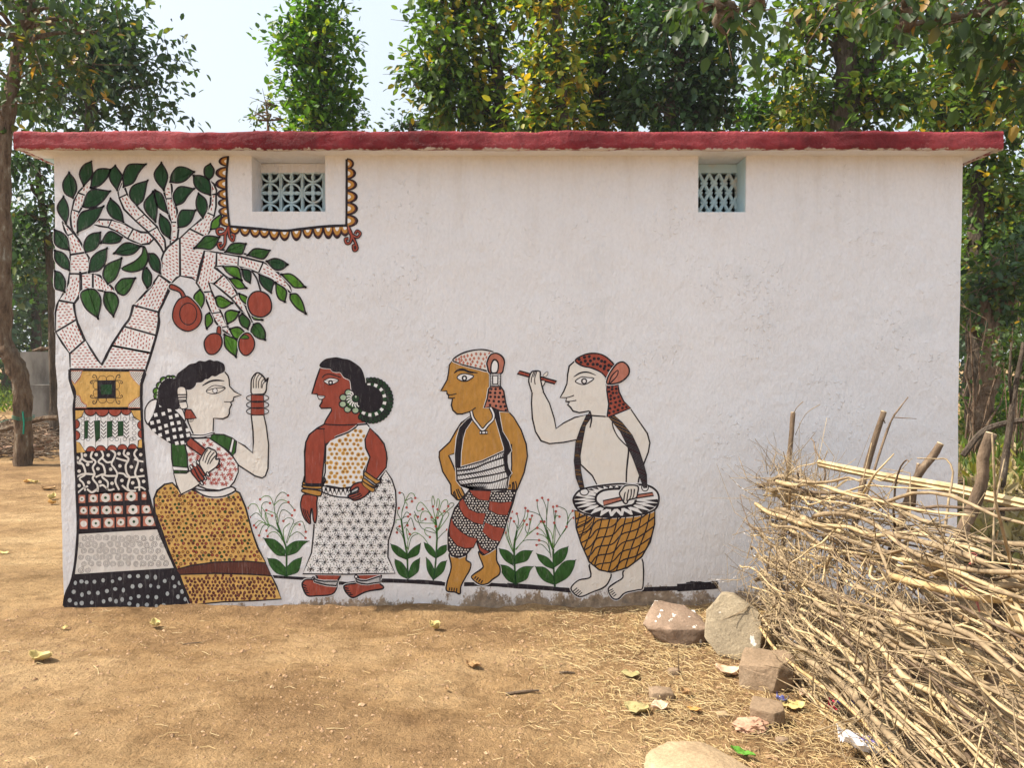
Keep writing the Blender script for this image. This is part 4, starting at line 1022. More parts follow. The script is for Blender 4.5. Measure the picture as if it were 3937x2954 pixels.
for st, nl in (('845,758 887,760 885,800 832,880 800,1050 772,1180 782,1350 822,1555 780,1567 730,1430 710,1250 728,1050 780,900',0),('1078,787 1140,770 1220,840 1330,980 1400,1130 1450,1280 1482,1400 1487,1540 1450,1542 1400,1400 1340,1240 1280,1100 1200,940 1120,840',1)):
    a = Art(16); q = a.fill(P('D5',st), 'black', 1, False, w=2, halo=False)
    y0 = min(p[1] for p in q); y1 = max(p[1] for p in q); x0 = min(p[0] for p in q); x1 = max(p[0] for p in q); n = int((y1-y0)/6)
    for i in range(n):
        y = y0+i*6; sl = -8 if nl else 5
        a.line([(x0-5, y+sl*(x1-x0)/30*.9), (x1+5, y-sl*(x1-x0)/30*.9)] if nl else [(x0-5, y-3), (x1+5, y+4)], random.choice(['ochre','ggrey','ggrey','ggrey','dkred']), 2, 1.3, sm=False, clip=q)
    a.build('drum_strap', dp)
a = Art(10); BW = P('D6','675,425 850,475 1000,492 1150,487 1350,460 1477,410 1475,560 1430,740 1345,890 1200,1000 1040,1046 920,1020 820,940 740,760 690,600'); q = a.fill(BW, 'ochre', 1, False)
for x in range(730, 1700, 78):
    x_ = x; a.line(P('D6', f'{x_},430 {x_-45},620 {x_-120},820 {x_-190},1050'), lay=2, w=3.8, clip=q)
for k in range(-2, 9): y = 470+k*88; a.line(P('D6', f'640,{y+150} 820,{y+60} 900,{y-30} 1050,{y-60} 1150,{y-160} 1300,{y-210} 1500,{y-350}'), lay=2.3, w=4.2, clip=q)
for k in range(5): a.line(P('D6', f'680,{520+k*45} 780,{480+k*45} 850,{450+k*30}'), lay=2.3, w=2.4, clip=q)
a.fill(BW, None, 2, False, halo=False)
a.build('drum_body', dp, 'round ochre drum body crossed by black lacing')
a = Art(12); TP = P('D6','662,335 680,270 740,218 880,185 1100,160 1250,165 1400,175 1490,228 1517,310 1480,412 1350,462 1150,487 1000,492 850,475 720,430'); a.fill(TP, 'white', 1, w=6)
c0 = P('D6','1085,325')[0]; k = 2.602
def epos(t, f): return (c0[0]+(425*f)/k*math.cos(t), c0[1]+(158*f)/k*math.sin(t)+ (8/k if f > .8 else 0))
for i in range(14):
    t0 = R(-8+i*15); t1 = t0+R(13.5); tm_ = (t0+t1)/2
    a.fill([epos(t0,.99), epos(tm_,1.0), epos(t1,.99), epos(tm_,.70)], 'black', 2, False, None)
for i in range(8):
    t0 = R(218+i*9); t1 = t0+R(8); tm_ = (t0+t1)/2; a.fill([epos(t0,.99), epos(t1,.99), epos(tm_,.78)], 'black', 2, False, None)
for i in range(20):
    t0 = R(i*18); t1 = t0+R(16); tm_ = (t0+t1)/2
    if 275 < i*18 < 345: continue
    a.fill([epos(t0,.44), epos(t1,.44), epos(tm_,.74)], 'black', 2, False, None)
a.fill(P('D6','885,310 900,265 960,225 1080,208 1200,215 1262,240 1285,310 1262,365 1180,385 1060,400 960,390 900,350'), 'white', 2.6, w=7, halo=False)
a.ell(*P('D6','770,240')[0], 16, 13, 'white', 3, 3); a.ell(*P('D6','1378,195')[0], 13, 14, 'white', 3, 3); a.build('drum_skin', dp, 'black and white star-rimmed drum skin')
a = Art(17); a.fill(P('D6','958,328 1130,292 1452,246 1465,276 1140,326 965,377'), 'pinkt', 1, False, w=4); a.build('drumstick', dp)
a = Art(18.5); a.fill(P('D6','1190,175 1302,180 1304,250 1285,300 1215,320 1195,355 1170,350 1140,300 1122,255 1145,215'), 'cream', 1)
for st in ('1215,215 1205,260 1195,330','1240,210 1238,270 1222,315','1272,210 1265,270 1250,312','1165,330 1172,270 1182,240'): a.line(P('D6',st), lay=2, w=3.4)
a.build('hand', dp)

# ---- painted plants
def plant(leaves, stems, label, base=0):
    a = Art(base); fr = leaves[0]
    for st in leaves[1:3]:
        a.line(P(fr, st), 'mgreen', 1.2, 7)
    rt = None
    for sf, st in stems:
        berry = st.endswith('*'); pts = P(sf, st.rstrip('*'))
        a.line(pts, 'mgreen' if random.random() < .6 else 'lgreen', 1, 2.6)
        if berry: a.dot(*pts[-1], 5.0, 'brick', 1.7)
    o = a.build('painted_plant', house, label)
    for st in leaves[3:]:
        b_ = Art(base+1.6); b_.fill(sharp(P(fr, st)), 'mgreen', 1, True, 'dgreen', 2.5, halo=False); b_.build('painted_leaf', o)
SF = lambda fr, s: [(fr, t) for t in s.split(';')]
plant(['C8','1660,1150 1665,950 1655,830','1655,830 1620,740 1560,580','1645,935 1560,925 1470,830 1425,750 1540,765 1640,860','1665,935 1770,900 1840,820 1895,780 1760,780 1660,850','1670,1150 1560,1120 1490,1040 1465,965 1560,975 1655,1065','1660,1150 1780,1110 1810,1030 1825,955 1740,985 1665,1065'],
 SF('C8','1620,740 1560,580 1530,410;1530,410 1560,310 1620,258 1680,292*;1530,400 1490,310 1430,300 1383,335*;1530,400 1600,338 1685,365*;1400,500 1400,400 1440,362 1488,375*;1400,520 1350,400 1290,385 1250,430*;1440,580 1350,480 1275,525*;1560,600 1560,500 1450,450*;1550,540 1600,400 1680,372 1750,450*;1570,620 1600,470 1650,450 1722,505*;1480,630 1380,562 1318,612*;1600,700 1500,620 1420,612 1372,720*;1470,600 1400,580 1340,635*;1640,800 1560,690 1490,690 1463,728*;1660,800 1700,660 1740,560 1680,530 1630,565*;1670,800 1740,620 1803,603*;1690,740 1780,680 1865,745*;1740,600 1830,570 1868,680*;1650,820 1630,660 1700,590;1480,620 1440,480 1400,420;1500,620 1450,560 1440,480 1510,508*;1600,690 1500,610 1450,668*'),
 'painted plant with red berries between the ochre skirt and the starry skirt')
plant(['D2','1195,1320 1190,1150 1185,1080','1185,1100 1150,900 1130,760','1185,1155 1100,1120 1045,1060 1030,1005 1100,1030 1180,1100','1200,1145 1290,1110 1312,1050 1318,1000 1250,1040 1200,1095','1190,1345 1110,1300 1070,1200 1070,1155 1140,1190 1195,1280','1200,1345 1290,1280 1308,1200 1310,1145 1240,1190 1205,1280'],
 SF('D2','1185,1100 1150,900 1135,700 1165,590 1150,510 1115,500*;1165,590 1210,510 1250,510 1268,550*;1170,580 1230,550 1235,585*;1135,700 1165,600 1188,610 1183,645*;1145,750 1180,690 1217,712*;1130,760 1170,735 1198,733*;1140,780 1095,700 1107,650*;1190,1050 1130,900 1080,850 1115,830*;1150,900 1100,850 1088,890*;1160,850 1200,780 1230,750 1262,855*;1195,960 1180,850 1213,905*;1195,1080 1200,960 1260,890 1340,930 1400,1010;1150,800 1190,790 1192,820*;1130,760 1080,770 1080,800;1200,1060 1230,940 1300,900'),
 'painted plant with red berries directly right of the starry skirt')
plant(['D4','168,1350 190,1200 205,950','205,950 200,850 190,760','188,1140 130,1100 90,1040 80,990 140,1020 187,1085','200,1140 270,1100 300,1060 306,1010 240,1030 200,1085','165,1350 110,1260 100,1140 140,1180 178,1265','175,1350 265,1275 297,1170 240,1185 190,1260'],
 SF('D4','205,900 150,850 90,850 90,900 135,935*;200,850 130,700 60,690 40,780 92,758*;200,800 60,600 5,640 20,680 65,660*;190,760 155,600 165,530 182,600 165,635*;205,760 250,600 300,570 312,640 277,680*;210,860 270,720 370,620 340,600 315,632*;205,960 260,900 305,862*;200,800 150,770 152,740*;215,870 320,720 280,690 210,745*;200,900 260,740 210,662*;190,800 20,790 -20,720 18,735*;205,860 190,840 192,830*;200,900 60,850 10,740 -20,680;190,760 230,600 210,560 200,640'),
 'painted plant with looping stems left of the man in dotted trousers')
plant(['D4','975,1390 965,1180 962,1080','962,1080 965,1000 990,870','950,1210 880,1170 830,1100 817,1050 900,1070 962,1135','968,1200 1080,1170 1120,1110 1140,1070 1040,1070 972,1125','980,1395 900,1360 840,1280 808,1205 900,1222 975,1290','975,1395 1080,1350 1115,1270 1147,1225 1050,1228 972,1290'],
 SF('D4','960,1100 900,950 880,800 940,685*;950,1080 890,950 875,890*;940,1020 905,900 930,750*;960,970 990,850 960,780*;990,860 1005,780 988,705*;1000,850 1060,740 1072,650*;990,880 1080,760 1098,680*;960,1000 1040,850 1060,775*;970,1060 1080,930 1120,800 1137,725*;1080,930 1180,840 1225,782*;1090,900 1070,850 1087,812*;980,1060 1060,970 1205,965*;1110,860 1118,760*;1100,900 1188,845*;960,1090 900,880 900,778*'),
 'painted plant with upright berry stems right of the man in dotted trousers')
plant(['D6','478,1190 465,1000 460,830','465,830 430,740 395,620','455,1010 380,980 320,920 297,860 390,890 458,960','465,1000 560,930 600,850 607,790 520,820 462,885','475,1170 370,1130 310,1060 285,990 380,1000 462,1090','475,1170 600,1100 660,1010 682,925 570,940 478,1055'],
 SF('D6','465,800 400,650 395,500;440,900 390,640 310,420 300,325*;395,520 390,400 350,300*;390,520 402,420 410,320*;400,650 330,480 205,430*;465,800 440,650 340,537*;460,800 360,640 303,600*;470,800 480,600 460,390*;470,560 490,480 523,488*;465,800 520,700 600,580 590,430 497,382*;595,570 620,480 655,430*;595,570 640,510 665,500*;530,680 480,560 487,435*;440,900 400,760 320,725*;440,870 350,770 293,773*;470,790 560,640 593,590*;465,800 380,690 303,660*;390,620 370,560 372,538*;450,800 470,600 470,550*'),
 'painted plant with upright berry stems left of the drummer')
# ------------------------------------------------------------------ ground
def gz(x, y):
    z = .016*noise.noise(Vector((x*.9, y*.9, 1))) + .008*noise.noise(Vector((x*3.3, y*3.3, 4)))
    if y < 8: z += .006*noise.noise(Vector((x*11, y*14, 9))) + .0034*noise.noise(Vector((x*30, y*34, 2))) - .007*max(0, noise.noise(Vector((x*4.3, y*5.7, 12)))-.25)*4*.5
    if y < WY + .3 and abs(x) < 6: z += max(0, 1-abs(y-WY+.02)/.20)*(.026+.03*noise.noise(Vector((x*2.6, 0, 0)))+.014*noise.noise(Vector((x*11, y*9, 0))))*(1 if x > -2.3 else .35)      # little bank along the wall
    z -= .028*math.exp(-((x-.12)**2/.14+(y-3.72)**2/.03))
    if y > 7: z += .02*(y-7)*.12
    return z
_g0 = gz; _dc = {}
def dent(i, j):
    if (i, j) not in _dc:
        r_ = random.Random(i*7919+j*104729); _dc[(i, j)] = (r_.random() < .42, (i+r_.random())*.24, (j+r_.random())*.24, r_.uniform(0,3.14), r_.uniform(.035,.065), r_.uniform(.09,.14), r_.uniform(.004,.009))
    return _dc[(i, j)]
def gz(x, y):
    z = _g0(x, y)
    if 2.3 < y < 4.9 and abs(x) < 4.2:
        ci, cj = int(math.floor(x/.24)), int(math.floor(y/.24))
        for i in (ci-1, ci, ci+1):
            for j in (cj-1, cj, cj+1):
                on, cx0, cy0, a, w_, l_, d_ = dent(i, j)
                if not on: continue
                dx, dy = x-cx0, y-cy0; u = (dx*math.cos(a)+dy*math.sin(a))/l_; v = (-dx*math.sin(a)+dy*math.cos(a))/w_; q = u*u+v*v
                if q < 2.2: z += -d_*max(0, 1-q)**.7 if q < 1 else d_*.5*math.sin(math.pi*(q-1)/1.2)
    return z
def axis(lo, hi, f0, f1, step, growth):
    a = list(np.arange(f0, f1, step)); s = step; v = a[-1]
    while v < hi: s *= growth; v += s; a.append(v)
    s = step; v = f0; b_ = []
    while v > lo: s *= growth; v -= s; b_.append(v)
    return b_[::-1] + a
gx = axis(-180, 180, -3.9, 3.2, .021, 1.12); gy = axis(-40, 320, 2.55, 5.1, .019, 1.10)
vs = [(x, y, gz(x, y)) for y in gy for x in gx]; nxg = len(gx)
fs = [(j*nxg+i, j*nxg+i+1, (j+1)*nxg+i+1, (j+1)*nxg+i) for j in range(len(gy)-1) for i in range(nxg-1)]
mb = MB(); mb.v = vs; mb.f = fs; mb.m = [0]*len(fs)
props(mb.build('ground', mground, None, True), 'dry trodden brown earth yard', kind='structure')

def leafquads(name, centers, dirs, ups, lens, wids, mat, parent=None):
    """numpy batch of folded leaves: 6 verts, 2 quads each"""
    n = len(centers)
    c = np.asarray(centers, float); d = np.asarray(dirs, float); u = np.asarray(ups, float)
    d /= np.linalg.norm(d, axis=1)[:,None]+1e-9
    s = np.cross(d, u); s /= np.linalg.norm(s, axis=1)[:,None]+1e-9
    u = np.cross(s, d)
    L = np.asarray(lens)[:,None]; Wd = np.asarray(wids)[:,None]
    v = np.empty((n,6,3))
    v[:,0] = c
    v[:,1] = c + d*L*.30 + s*Wd*.46 + u*L*.07
    v[:,2] = c + d*L*.70 + s*Wd*.40 + u*L*.03
    v[:,3] = c + d*L - u*L*.10
    v[:,4] = c + d*L*.70 - s*Wd*.40 + u*L*.03
    v[:,5] = c + d*L*.30 - s*Wd*.46 + u*L*.07
    me = bpy.data.meshes.new(name)
    me.vertices.add(n*6); me.vertices.foreach_set('co', v.reshape(-1))
    me.loops.add(n*8); me.polygons.add(n*2)
    base = (np.arange(n)*6)[:,None]
    idx = (base + np.array([[0,5,4,3,0,3,2,1]])).reshape(-1)
    me.loops.foreach_set('vertex_index', idx.astype(np.int32))
    me.polygons.foreach_set('loop_start', (np.arange(n*2)*4).astype(np.int32))
    me.polygons.foreach_set('loop_total', np.full(n*2, 4, np.int32))
    me.update(calc_edges=True); me.validate()
    me.materials.append(mat)
    o = bpy.data.objects.new(name, me); COL.objects.link(o)
    if parent is not None: adopt(o, parent)
    WORLDLOC[o.name] = (0,0,0)
    return o

DENS = .52
def tree(name, base, trunkpts, trunkrad, crowns, leafmat_, nclus, per, llen, label, cat='tree', group=None, bark=None, spread=.34, droop=.5, seed=0, limbs=10, forks=(), flat=.75, gap=1.0, parts=True):
    """crowns: list of (centre, radii, weight) ellipsoids"""
    rr = np.random.default_rng(seed+100); pr = random.Random(seed)
    t = thing(name, base, label, cat, group); bark = bark or mbark
    mbt = MB(); tp = cat_curve(trunkpts, 6); n = len(tp)
    rad = np.interp(np.linspace(0, 1, n), np.linspace(0, 1, len(trunkrad)), trunkrad)
    rad = rad*(1+.35*np.exp(-np.arange(n)/1.2)) ; mbt.tube(tp, list(rad), 14, 0, .5, seed); mbt.build('trunk', bark, t, True)
    for fp, fr_ in forks:
        q = cat_curve(fp, 4); m = MB(); m.tube(q, list(np.linspace(fr_[0], fr_[1], len(q))), 8, 0, .15, seed+5); m.build('limb', bark, t, True)
    # clusters
    w = np.array([c[2] for c in crowns], float); w /= w.sum(); cl = []
    nclus *= DENS; llen *= .93; per = int(per*1.25); spread *= .92
    for i, c in enumerate(crowns):
        k = int(round(nclus*w[i]))
        d = rr.normal(size=(k,3)); d /= np.linalg.norm(d, axis=1)[:,None]
        r = rr.uniform(.25, 1, k)**.5
        cl.append(np.array(c[0]) + d*r[:,None]*np.array(c[1]))
    cl = np.concatenate(cl)
    twigs = MB(); nl = 0
    trp = [Vector(p) for p in tp] + [Vector(q) for f in forks for q in cat_curve(f[0], 3)[2:]]
    for i, p in enumerate(cl):
        p = Vector(p)
        cand = [q for q in trp if q.z < p.z + .3] or trp[-3:]
        q = min(cand, key=lambda a: (a-p).length + .4*abs((p.z-a.z) - .5*(Vector((p.x-a.x, p.y-a.y, 0)).length)))
        mid = (p+q)/2 + Vector((pr.uniform(-.2,.2), pr.uniform(-.2,.2), .12*(p-q).length))
        pts = cat_curve([tuple(q), tuple(mid), tuple(p)], 3)
        if i < limbs:
            m = MB(); m.tube(pts, list(np.linspace(trunkrad[-1]*.75+.012, .010, len(pts))), 6, 0, .1, i); m.build('limb', bark, t, True)
        elif i % 2 == 0: twigs.tube(pts, list(np.linspace(.018, .005, len(pts))), 4)
    # sprays: leaves along short twigs
    for i, p in enumerate(cl[:240]):
        for _ in range(2):
            e = Vector(p) + Vector((pr.gauss(0,spread), pr.gauss(0,spread), pr.gauss(0,spread*.7)))
            twigs.tube([tuple(p), tuple(e)], [.008, .003], 3)
    if twigs.v: props(twigs.build('twigs', bark, t), kind='stuff')
    k = len(cl)*per
    cc = np.repeat(cl, per, axis=0)
    off = rr.normal(size=(k,3))*spread*np.array([1,1,flat])*(.35+rr.random(len(cl))**1.6*1.15).repeat(per)[:,None]
    c = cc + off
    # gather in small tufts
    tuft = rr.normal(size=(k//4+1,3)).repeat(4, axis=0)[:k]*spread*.8
    c = cc + tuft*np.array([1,1,flat]) + rr.normal(size=(k,3))*llen*.55
    d = rr.normal(size=(k,3))*.8 + (c-cc)*1.2/ spread*.5; d[:,2] -= droop*rr.uniform(.2,1.6,k)
    u = rr.normal(size=(k,3))*.45 + np.array([0,-.15,1.0])
    L = rr.uniform(.5,1.25,k)*llen
    lf = leafquads('crown', c, d, u, L, L*rr.uniform(.45,.7,k), leafmat_, t); props(lf, kind='stuff')
    return t
def cat_curve(pts, sub):
    pts = [tuple(p) for p in pts]; n = len(pts); out = []
    if n < 3: 
        a, b_ = Vector(pts[0]), Vector(pts[-1]); return [tuple(a.lerp(b_, i/sub)) for i in range(sub+1)]
    for i in range(n-1):
        p0 = pts[max(i-1,0)]; p1 = pts[i]; p2 = pts[i+1]; p3 = pts[min(i+2,n-1)]
        for j in range(sub):
            s_ = j/sub; s2 = s_*s_; s3 = s2*s_
            out.append(tuple(.5*((2*p1[c])+(-p0[c]+p2[c])*s_+(2*p0[c]-5*p1[c]+4*p2[c]-p3[c])*s2+(-p0[c]+3*p1[c]-3*p2[c]+p3[c])*s3) for c in range(3)))
    out.append(pts[-1]); return out
def E(dx, dy, Y, rx, rz, w, ry=None):
    """crown ellipsoid centred where the picture shows it, radii given in picture px"""
    c = at(dx, dy, Y); k = Y/1661
    return (tuple(c), (rx*k, (ry if ry else (rx+rz)/2*k), rz*k), w)
def trunkline(Y, pts, z0=0):
    out = [tuple(at(x, y, Y)) for x, y in pts]
    b_ = out[0]; out.insert(0, (b_[0], Y, min(z0, b_[2]-.02))); return out
# left, nearest: leaning trunk with yellowing leaves
Y = 11.7
tree('sal_tree', tuple(at(51,1012,Y)), trunkline(Y, [(50,1009),(50,900),(44,825),(24,776),(8,733),(6,614),(6,480),(10,300),(40,120),(70,-60),(90,-260)], -.1), [.135,.125,.12,.125,.12,.11,.10,.08,.05], 
     [E(60,60,Y,130,95,3,1.1), E(150,150,Y,80,60,2.2,.9), E(70,220,Y,60,45,1,.7), E(120,-130,Y,200,130,2.5,1.4), E(-80,60,Y,120,150,2,1.2), E(-40,420,Y,70,140,.6,.7)],
     L_olive, 100, 26, .17, 'leaning trunk with yellowing leaves and green twine, in front left of the house', bark=mbark2, seed=1, spread=.30, droop=.9)
tw = MB(); c = at(50, 905, Y)
for k in range(2): tw.tube([(c.x+.150*math.cos(a), Y+.150*math.sin(a), c.z+.03*k+.02*math.sin(a*2)) for a in np.linspace(0, 6.28, 20)], .004, 5)
tw.tube([(c.x+.08, Y-.13, c.z+.12),(c.x+.10,Y-.14,c.z-.05),(c.x+.09,Y-.14,c.z-.22)], .012, 5)
tw.tube([(c.x-.16, Y-.1, c.z), (c.x-.5, Y-.3, c.z-.16), (c.x-1.0, Y-.3, c.z-.22)], .004, 5)
mtw = simple('green_twine_fibre', [(.3, (.01,.16,.10)), (.7, (.02,.26,.17))], 30)
tw_o = tw.build('twine', mtw); props(tw_o, 'green twine tied round the leaning trunk at the left', 'twine')
Y = 17
tree('broadleaf_tree', tuple(at(150,900,Y)), trunkline(Y, [(185,880),(180,560),(190,300),(200,100)], 0), [.2,.16,.11,.06],
     [E(170,60,Y,100,90,3), E(225,130,Y,80,80,3), E(300,160,Y,58,85,2.3), E(170,235,Y,140,45,2.3), E(90,130,Y,90,120,2), E(250,20,Y,50,45,.9), E(345,120,Y,28,20,.35), E(330,230,Y,40,35,.5), E(150,-110,Y,130,90,1.6)],
     L_dark, 185, 46, .20, 'dark bluish-green tree rising behind the left end of the roof', seed=2, spread=.42, droop=.7)
Y = 15.5
tree('young_tree', tuple(at(95,900,Y)), trunkline(Y, [(118,900),(112,640),(100,500),(84,400),(78,300)], 0), [.10,.08,.06,.04],
     [E(60,430,Y,70,70,2), E(55,530,Y,48,40,1.3), E(95,350,Y,50,50,1.0), E(20,340,Y,40,50,1), E(105,510,Y,30,50,.6), E(60,590,Y,40,25,.5)],
     L_dark, 70, 40, .17, 'small dark tree between the leaning trunk and the left wall edge', seed=3, spread=.33, droop=.8, limbs=6)
Y = 14
tree('slender_tree', tuple(at(690,900,Y)), trunkline(Y, [(692,880),(690,500),(688,200),(690,40),(676,-30)], 0), [.14,.11,.07,.04,.02],
     [E(688,-30,Y,34,42,1.2), E(676,45,Y,66,40,1.9), E(680,110,Y,84,36,2.4), E(685,160,Y,74,32,2.2), E(692,215,Y,84,32,2.4), E(708,258,Y,84,24,2.3), E(636,110,Y,34,50,.7), E(700,330,Y,80,60,1.6)],
     L_bright, 235, 36, .15, 'slender cone-shaped bright green tree standing alone against the sky', seed=4, spread=.24, droop=-.1, flat=.9)
Y = 13.2
tree('bare_shrub', tuple(at(575,900,Y)), trunkline(Y, [(580,880),(578,500),(580,300),(574,215)], 0), [.05,.04,.03,.01],
     [E(572,240,Y,34,28,2), E(590,300,Y,40,40,1.5)], L_olive, 26, 12, .09, 'thin sapling with sparse brownish leaves left of the slender tree', 'sapling', seed=5, spread=.16, limbs=8, bark=mbark2)
Y = 15
tree('low_tree', tuple(at(890,900,Y)), trunkline(Y, [(895,880),(893,500),(890,300),(885,255)], 0), [.07,.05,.04,.02],
     [E(890,268,Y,42,18,2), E(930,275,Y,30,12,1), E(890,340,Y,60,50,2)], L_dark, 36, 26, .13, 'low treetop just showing over the roof left of the big trees', seed=6, spread=.2, limbs=5)
# big group behind the roof
Y = 13.5
tree('sal_tree', tuple(at(1060,900,Y)), trunkline(Y, [(1100,880),(1095,500),(1085,250),(1060,60),(1040,-100)], 0), [.2,.17,.13,.09,.04],
     [E(950,-10,Y,75,55,1.8), E(1000,60,Y,90,60,2.2), E(975,150,Y,85,45,2.6), E(935,175,Y,50,30,1.3), E(1040,130,Y,90,90,2.6), E(1030,240,Y,85,40,2.6), E(985,235,Y,55,25,1), E(1090,10,Y,90,80,2.4), E(1060,-110,Y,120,80,2), E(1060,350,Y,90,70,1.6)],
     L_sal, 230, 44, .17, 'broad-leaved tree on the left of the big group over the roof', group='big trees close behind the house', seed=7, spread=.33, droop=.35,
     forks=[([tuple(at(1095,420,Y)), tuple(at(1150,250,Y)), tuple(at(1165,80,Y)), tuple(at(1175,-80,Y))], (.10,.04))])
Y = 12.6
tree('leafy_tree', tuple(at(1215,900,Y)), trunkline(Y, [(1230,880),(1225,500),(1215,260),(1205,60),(1200,-90)], 0), [.17,.14,.11,.08,.04],
     [E(1185,10,Y,50,60,1.3), E(1190,110,Y,46,50,1.5), E(1165,190,Y,34,45,1.2), E(1200,250,Y,48,36,1.5), E(1160,265,Y,30,22,.8), E(1220,170,Y,40,60,1.0), E(1195,-80,Y,60,60,1.0), E(1200,360,Y,60,70,1)],
     L_yel, 105, 40, .165, 'column of yellow and orange leaves in the middle of the big trees', group='big trees close behind the house', seed=8, spread=.25, droop=.4)
Y = 14.2
tree('sal_tree', tuple(at(1330,900,Y)), trunkline(Y, [(1300,880),(1298,500),(1292,250),(1300,60),(1320,-100)], 0), [.24,.2,.15,.10,.05],
     [E(1290,40,Y,90,70,2.4), E(1340,120,Y,100,70,3), E(1280,190,Y,60,60,1.8), E(1370,215,Y,70,50,2.0), E(1290,258,Y,60,28,1.5), E(1370,20,Y,90,60,2), E(1330,-100,Y,130,80,2.2), E(1340,350,Y,110,70,2)],
     L_sal, 215, 42, .175, 'dark broad-leaved tree in the centre of the group over the roof', group='big trees close behind the house', seed=9, spread=.34, droop=.35,
     forks=[([tuple(at(1298,420,Y)), tuple(at(1360,260,Y)), tuple(at(1395,120,Y)), tuple(at(1430,-60,Y))], (.12,.04))])
Y = 13.0
tree('broadleaf_tree', tuple(at(1450,900,Y)), trunkline(Y, [(1440,880),(1440,500),(1450,250),(1480,100),(1510,-60)], 0), [.2,.17,.13,.09,.04],
     [E(1440,60,Y,75,65,2.4), E(1480,140,Y,80,60,2.6), E(1540,165,Y,45,40,1.0), E(1450,215,Y,85,45,2.6), E(1540,225,Y,42,24,.9), E(1500,262,Y,55,18,1.3), E(1540,60,Y,60,60,1.6), E(1480,-80,Y,120,80,1.8), E(1450,350,Y,110,60,1.6), E(1585,140,Y,28,26,.4)],
     L_dark, 190, 42, .165, 'dark spreading tree on the right of the big group over the roof', group='big trees close behind the house', seed=10, spread=.32, droop=.5,
     forks=[([tuple(at(1440,450,Y)), tuple(at(1500,250,Y)), tuple(at(1540,190,Y)), tuple(at(1585,130,Y))], (.09,.03))])
Y = 15.5
tree('yellow_shrub', tuple(at(1640,900,Y)), trunkline(Y, [(1640,880),(1640,500),(1642,300),(1640,240)], 0), [.09,.07,.05,.02],
     [E(1640,240,Y,52,28,2.2), E(1600,268,Y,35,14,.8), E(1690,250,Y,50,30,1.6), E(1650,340,Y,90,60,1.6)], L_bright, 62, 40, .15, 'low yellow-green treetop beside the thick trunk over the roof', seed=11, spread=.24, droop=-.2, limbs=5)
Y = 14.5
tree('orange_leaved_sapling', tuple(at(1730,900,Y)), trunkline(Y, [(1735,880),(1735,500),(1732,300),(1735,200)], 0), [.07,.05,.04,.02],
     [E(1735,205,Y,36,50,1.6), E(1760,250,Y,60,30,1.5), E(1720,262,Y,40,18,.8), E(1740,330,Y,60,50,1)], L_yel, 60, 36, .14, 'sapling with orange and yellow leaves just left of the thick trunk', 'sapling', seed=12, spread=.22, limbs=5)
Y = 12.0
tree('forked_tree', tuple(at(1830,900,Y)), trunkline(Y, [(1832,880),(1828,500),(1826,280),(1830,190),(1826,90),(1822,-20),(1816,-180)], 0), [.26,.24,.22,.19,.16,.12,.08],
     [E(1770,30,Y,60,45,1.5), E(1700,135,Y,50,16,.6), E(1740,100,Y,36,22,.6), E(1895,55,Y,60,44,1.4), E(1960,20,Y,60,40,1.2), E(1900,230,Y,70,45,2.2), E(1950,205,Y,50,34,.9), E(1780,230,Y,45,35,1.1), E(1880,140,Y,45,35,.9), E(1860,-110,Y,170,80,2.4), E(1880,350,Y,90,60,1.6)],
     L_sal, 185, 40, .17, 'tree with a thick grey trunk forking just above the roof', seed=13, spread=.30, droop=.45,
     forks=[([tuple(at(1828,215,Y)), tuple(at(1856,178,Y)), tuple(at(1900,125,Y)), tuple(at(1960,78,Y)), tuple(at(2010,40,Y))], (.11,.05)), ([tuple(at(1830,300,Y)), tuple(at(1850,200,Y+.3)), tuple(at(1862,60,Y+.4)), tuple(at(1880,-90,Y+.4))], (.08,.03)), ([tuple(at(1829,120,Y)), tuple(at(1790,90,Y)), tuple(at(1750,70,Y))], (.05,.02))])
Y = 14
tree('golden_edged_tree', tuple(at(2120,900,Y)), trunkline(Y, [(2108,880),(2106,700),(2108,500),(2118,300),(2120,100),(2130,-100)], 0), [.17,.16,.14,.12,.08,.05],
     [E(2075,90,Y,55,60,1.7), E(2150,80,Y,80,80,2.4), E(2040,200,Y,70,60,2.4), E(2160,210,Y,80,70,2.6), E(2040,268,Y,60,30,1.6), E(2130,320,Y,60,42,2.0), E(2120,420,Y,60,40,1.8), E(2190,445,Y,60,34,1.2), E(2150,530,Y,70,40,2.4), E(2120,610,Y,45,40,1.4), E(2200,600,Y,50,45,1.4), E(2110,690,Y,35,35,.8), E(2120,-80,Y,160,90,2.4), E(2290,260,Y,80,200,2.0)],
     L_sal, 300, 42, .175, 'tall leafy tree with golden tips behind the right corner of the house', seed=14, spread=.33, droop=.55)
Y = 18
tree('golden_edged_tree', tuple(at(2210,900,Y)), trunkline(Y, [(2250,880),(2250,500),(2245,200)], 0), [.2,.17,.1],
     [E(2200,160,Y,70,110,2.5), E(2230,330,Y,60,120,2), E(2190,60,Y,60,60,1.3), E(2240,560,Y,60,90,1.6)], L_yel, 90, 34, .18, 'golden-leaved tree at the extreme right behind the others', seed=15, spread=.35, droop=.4)
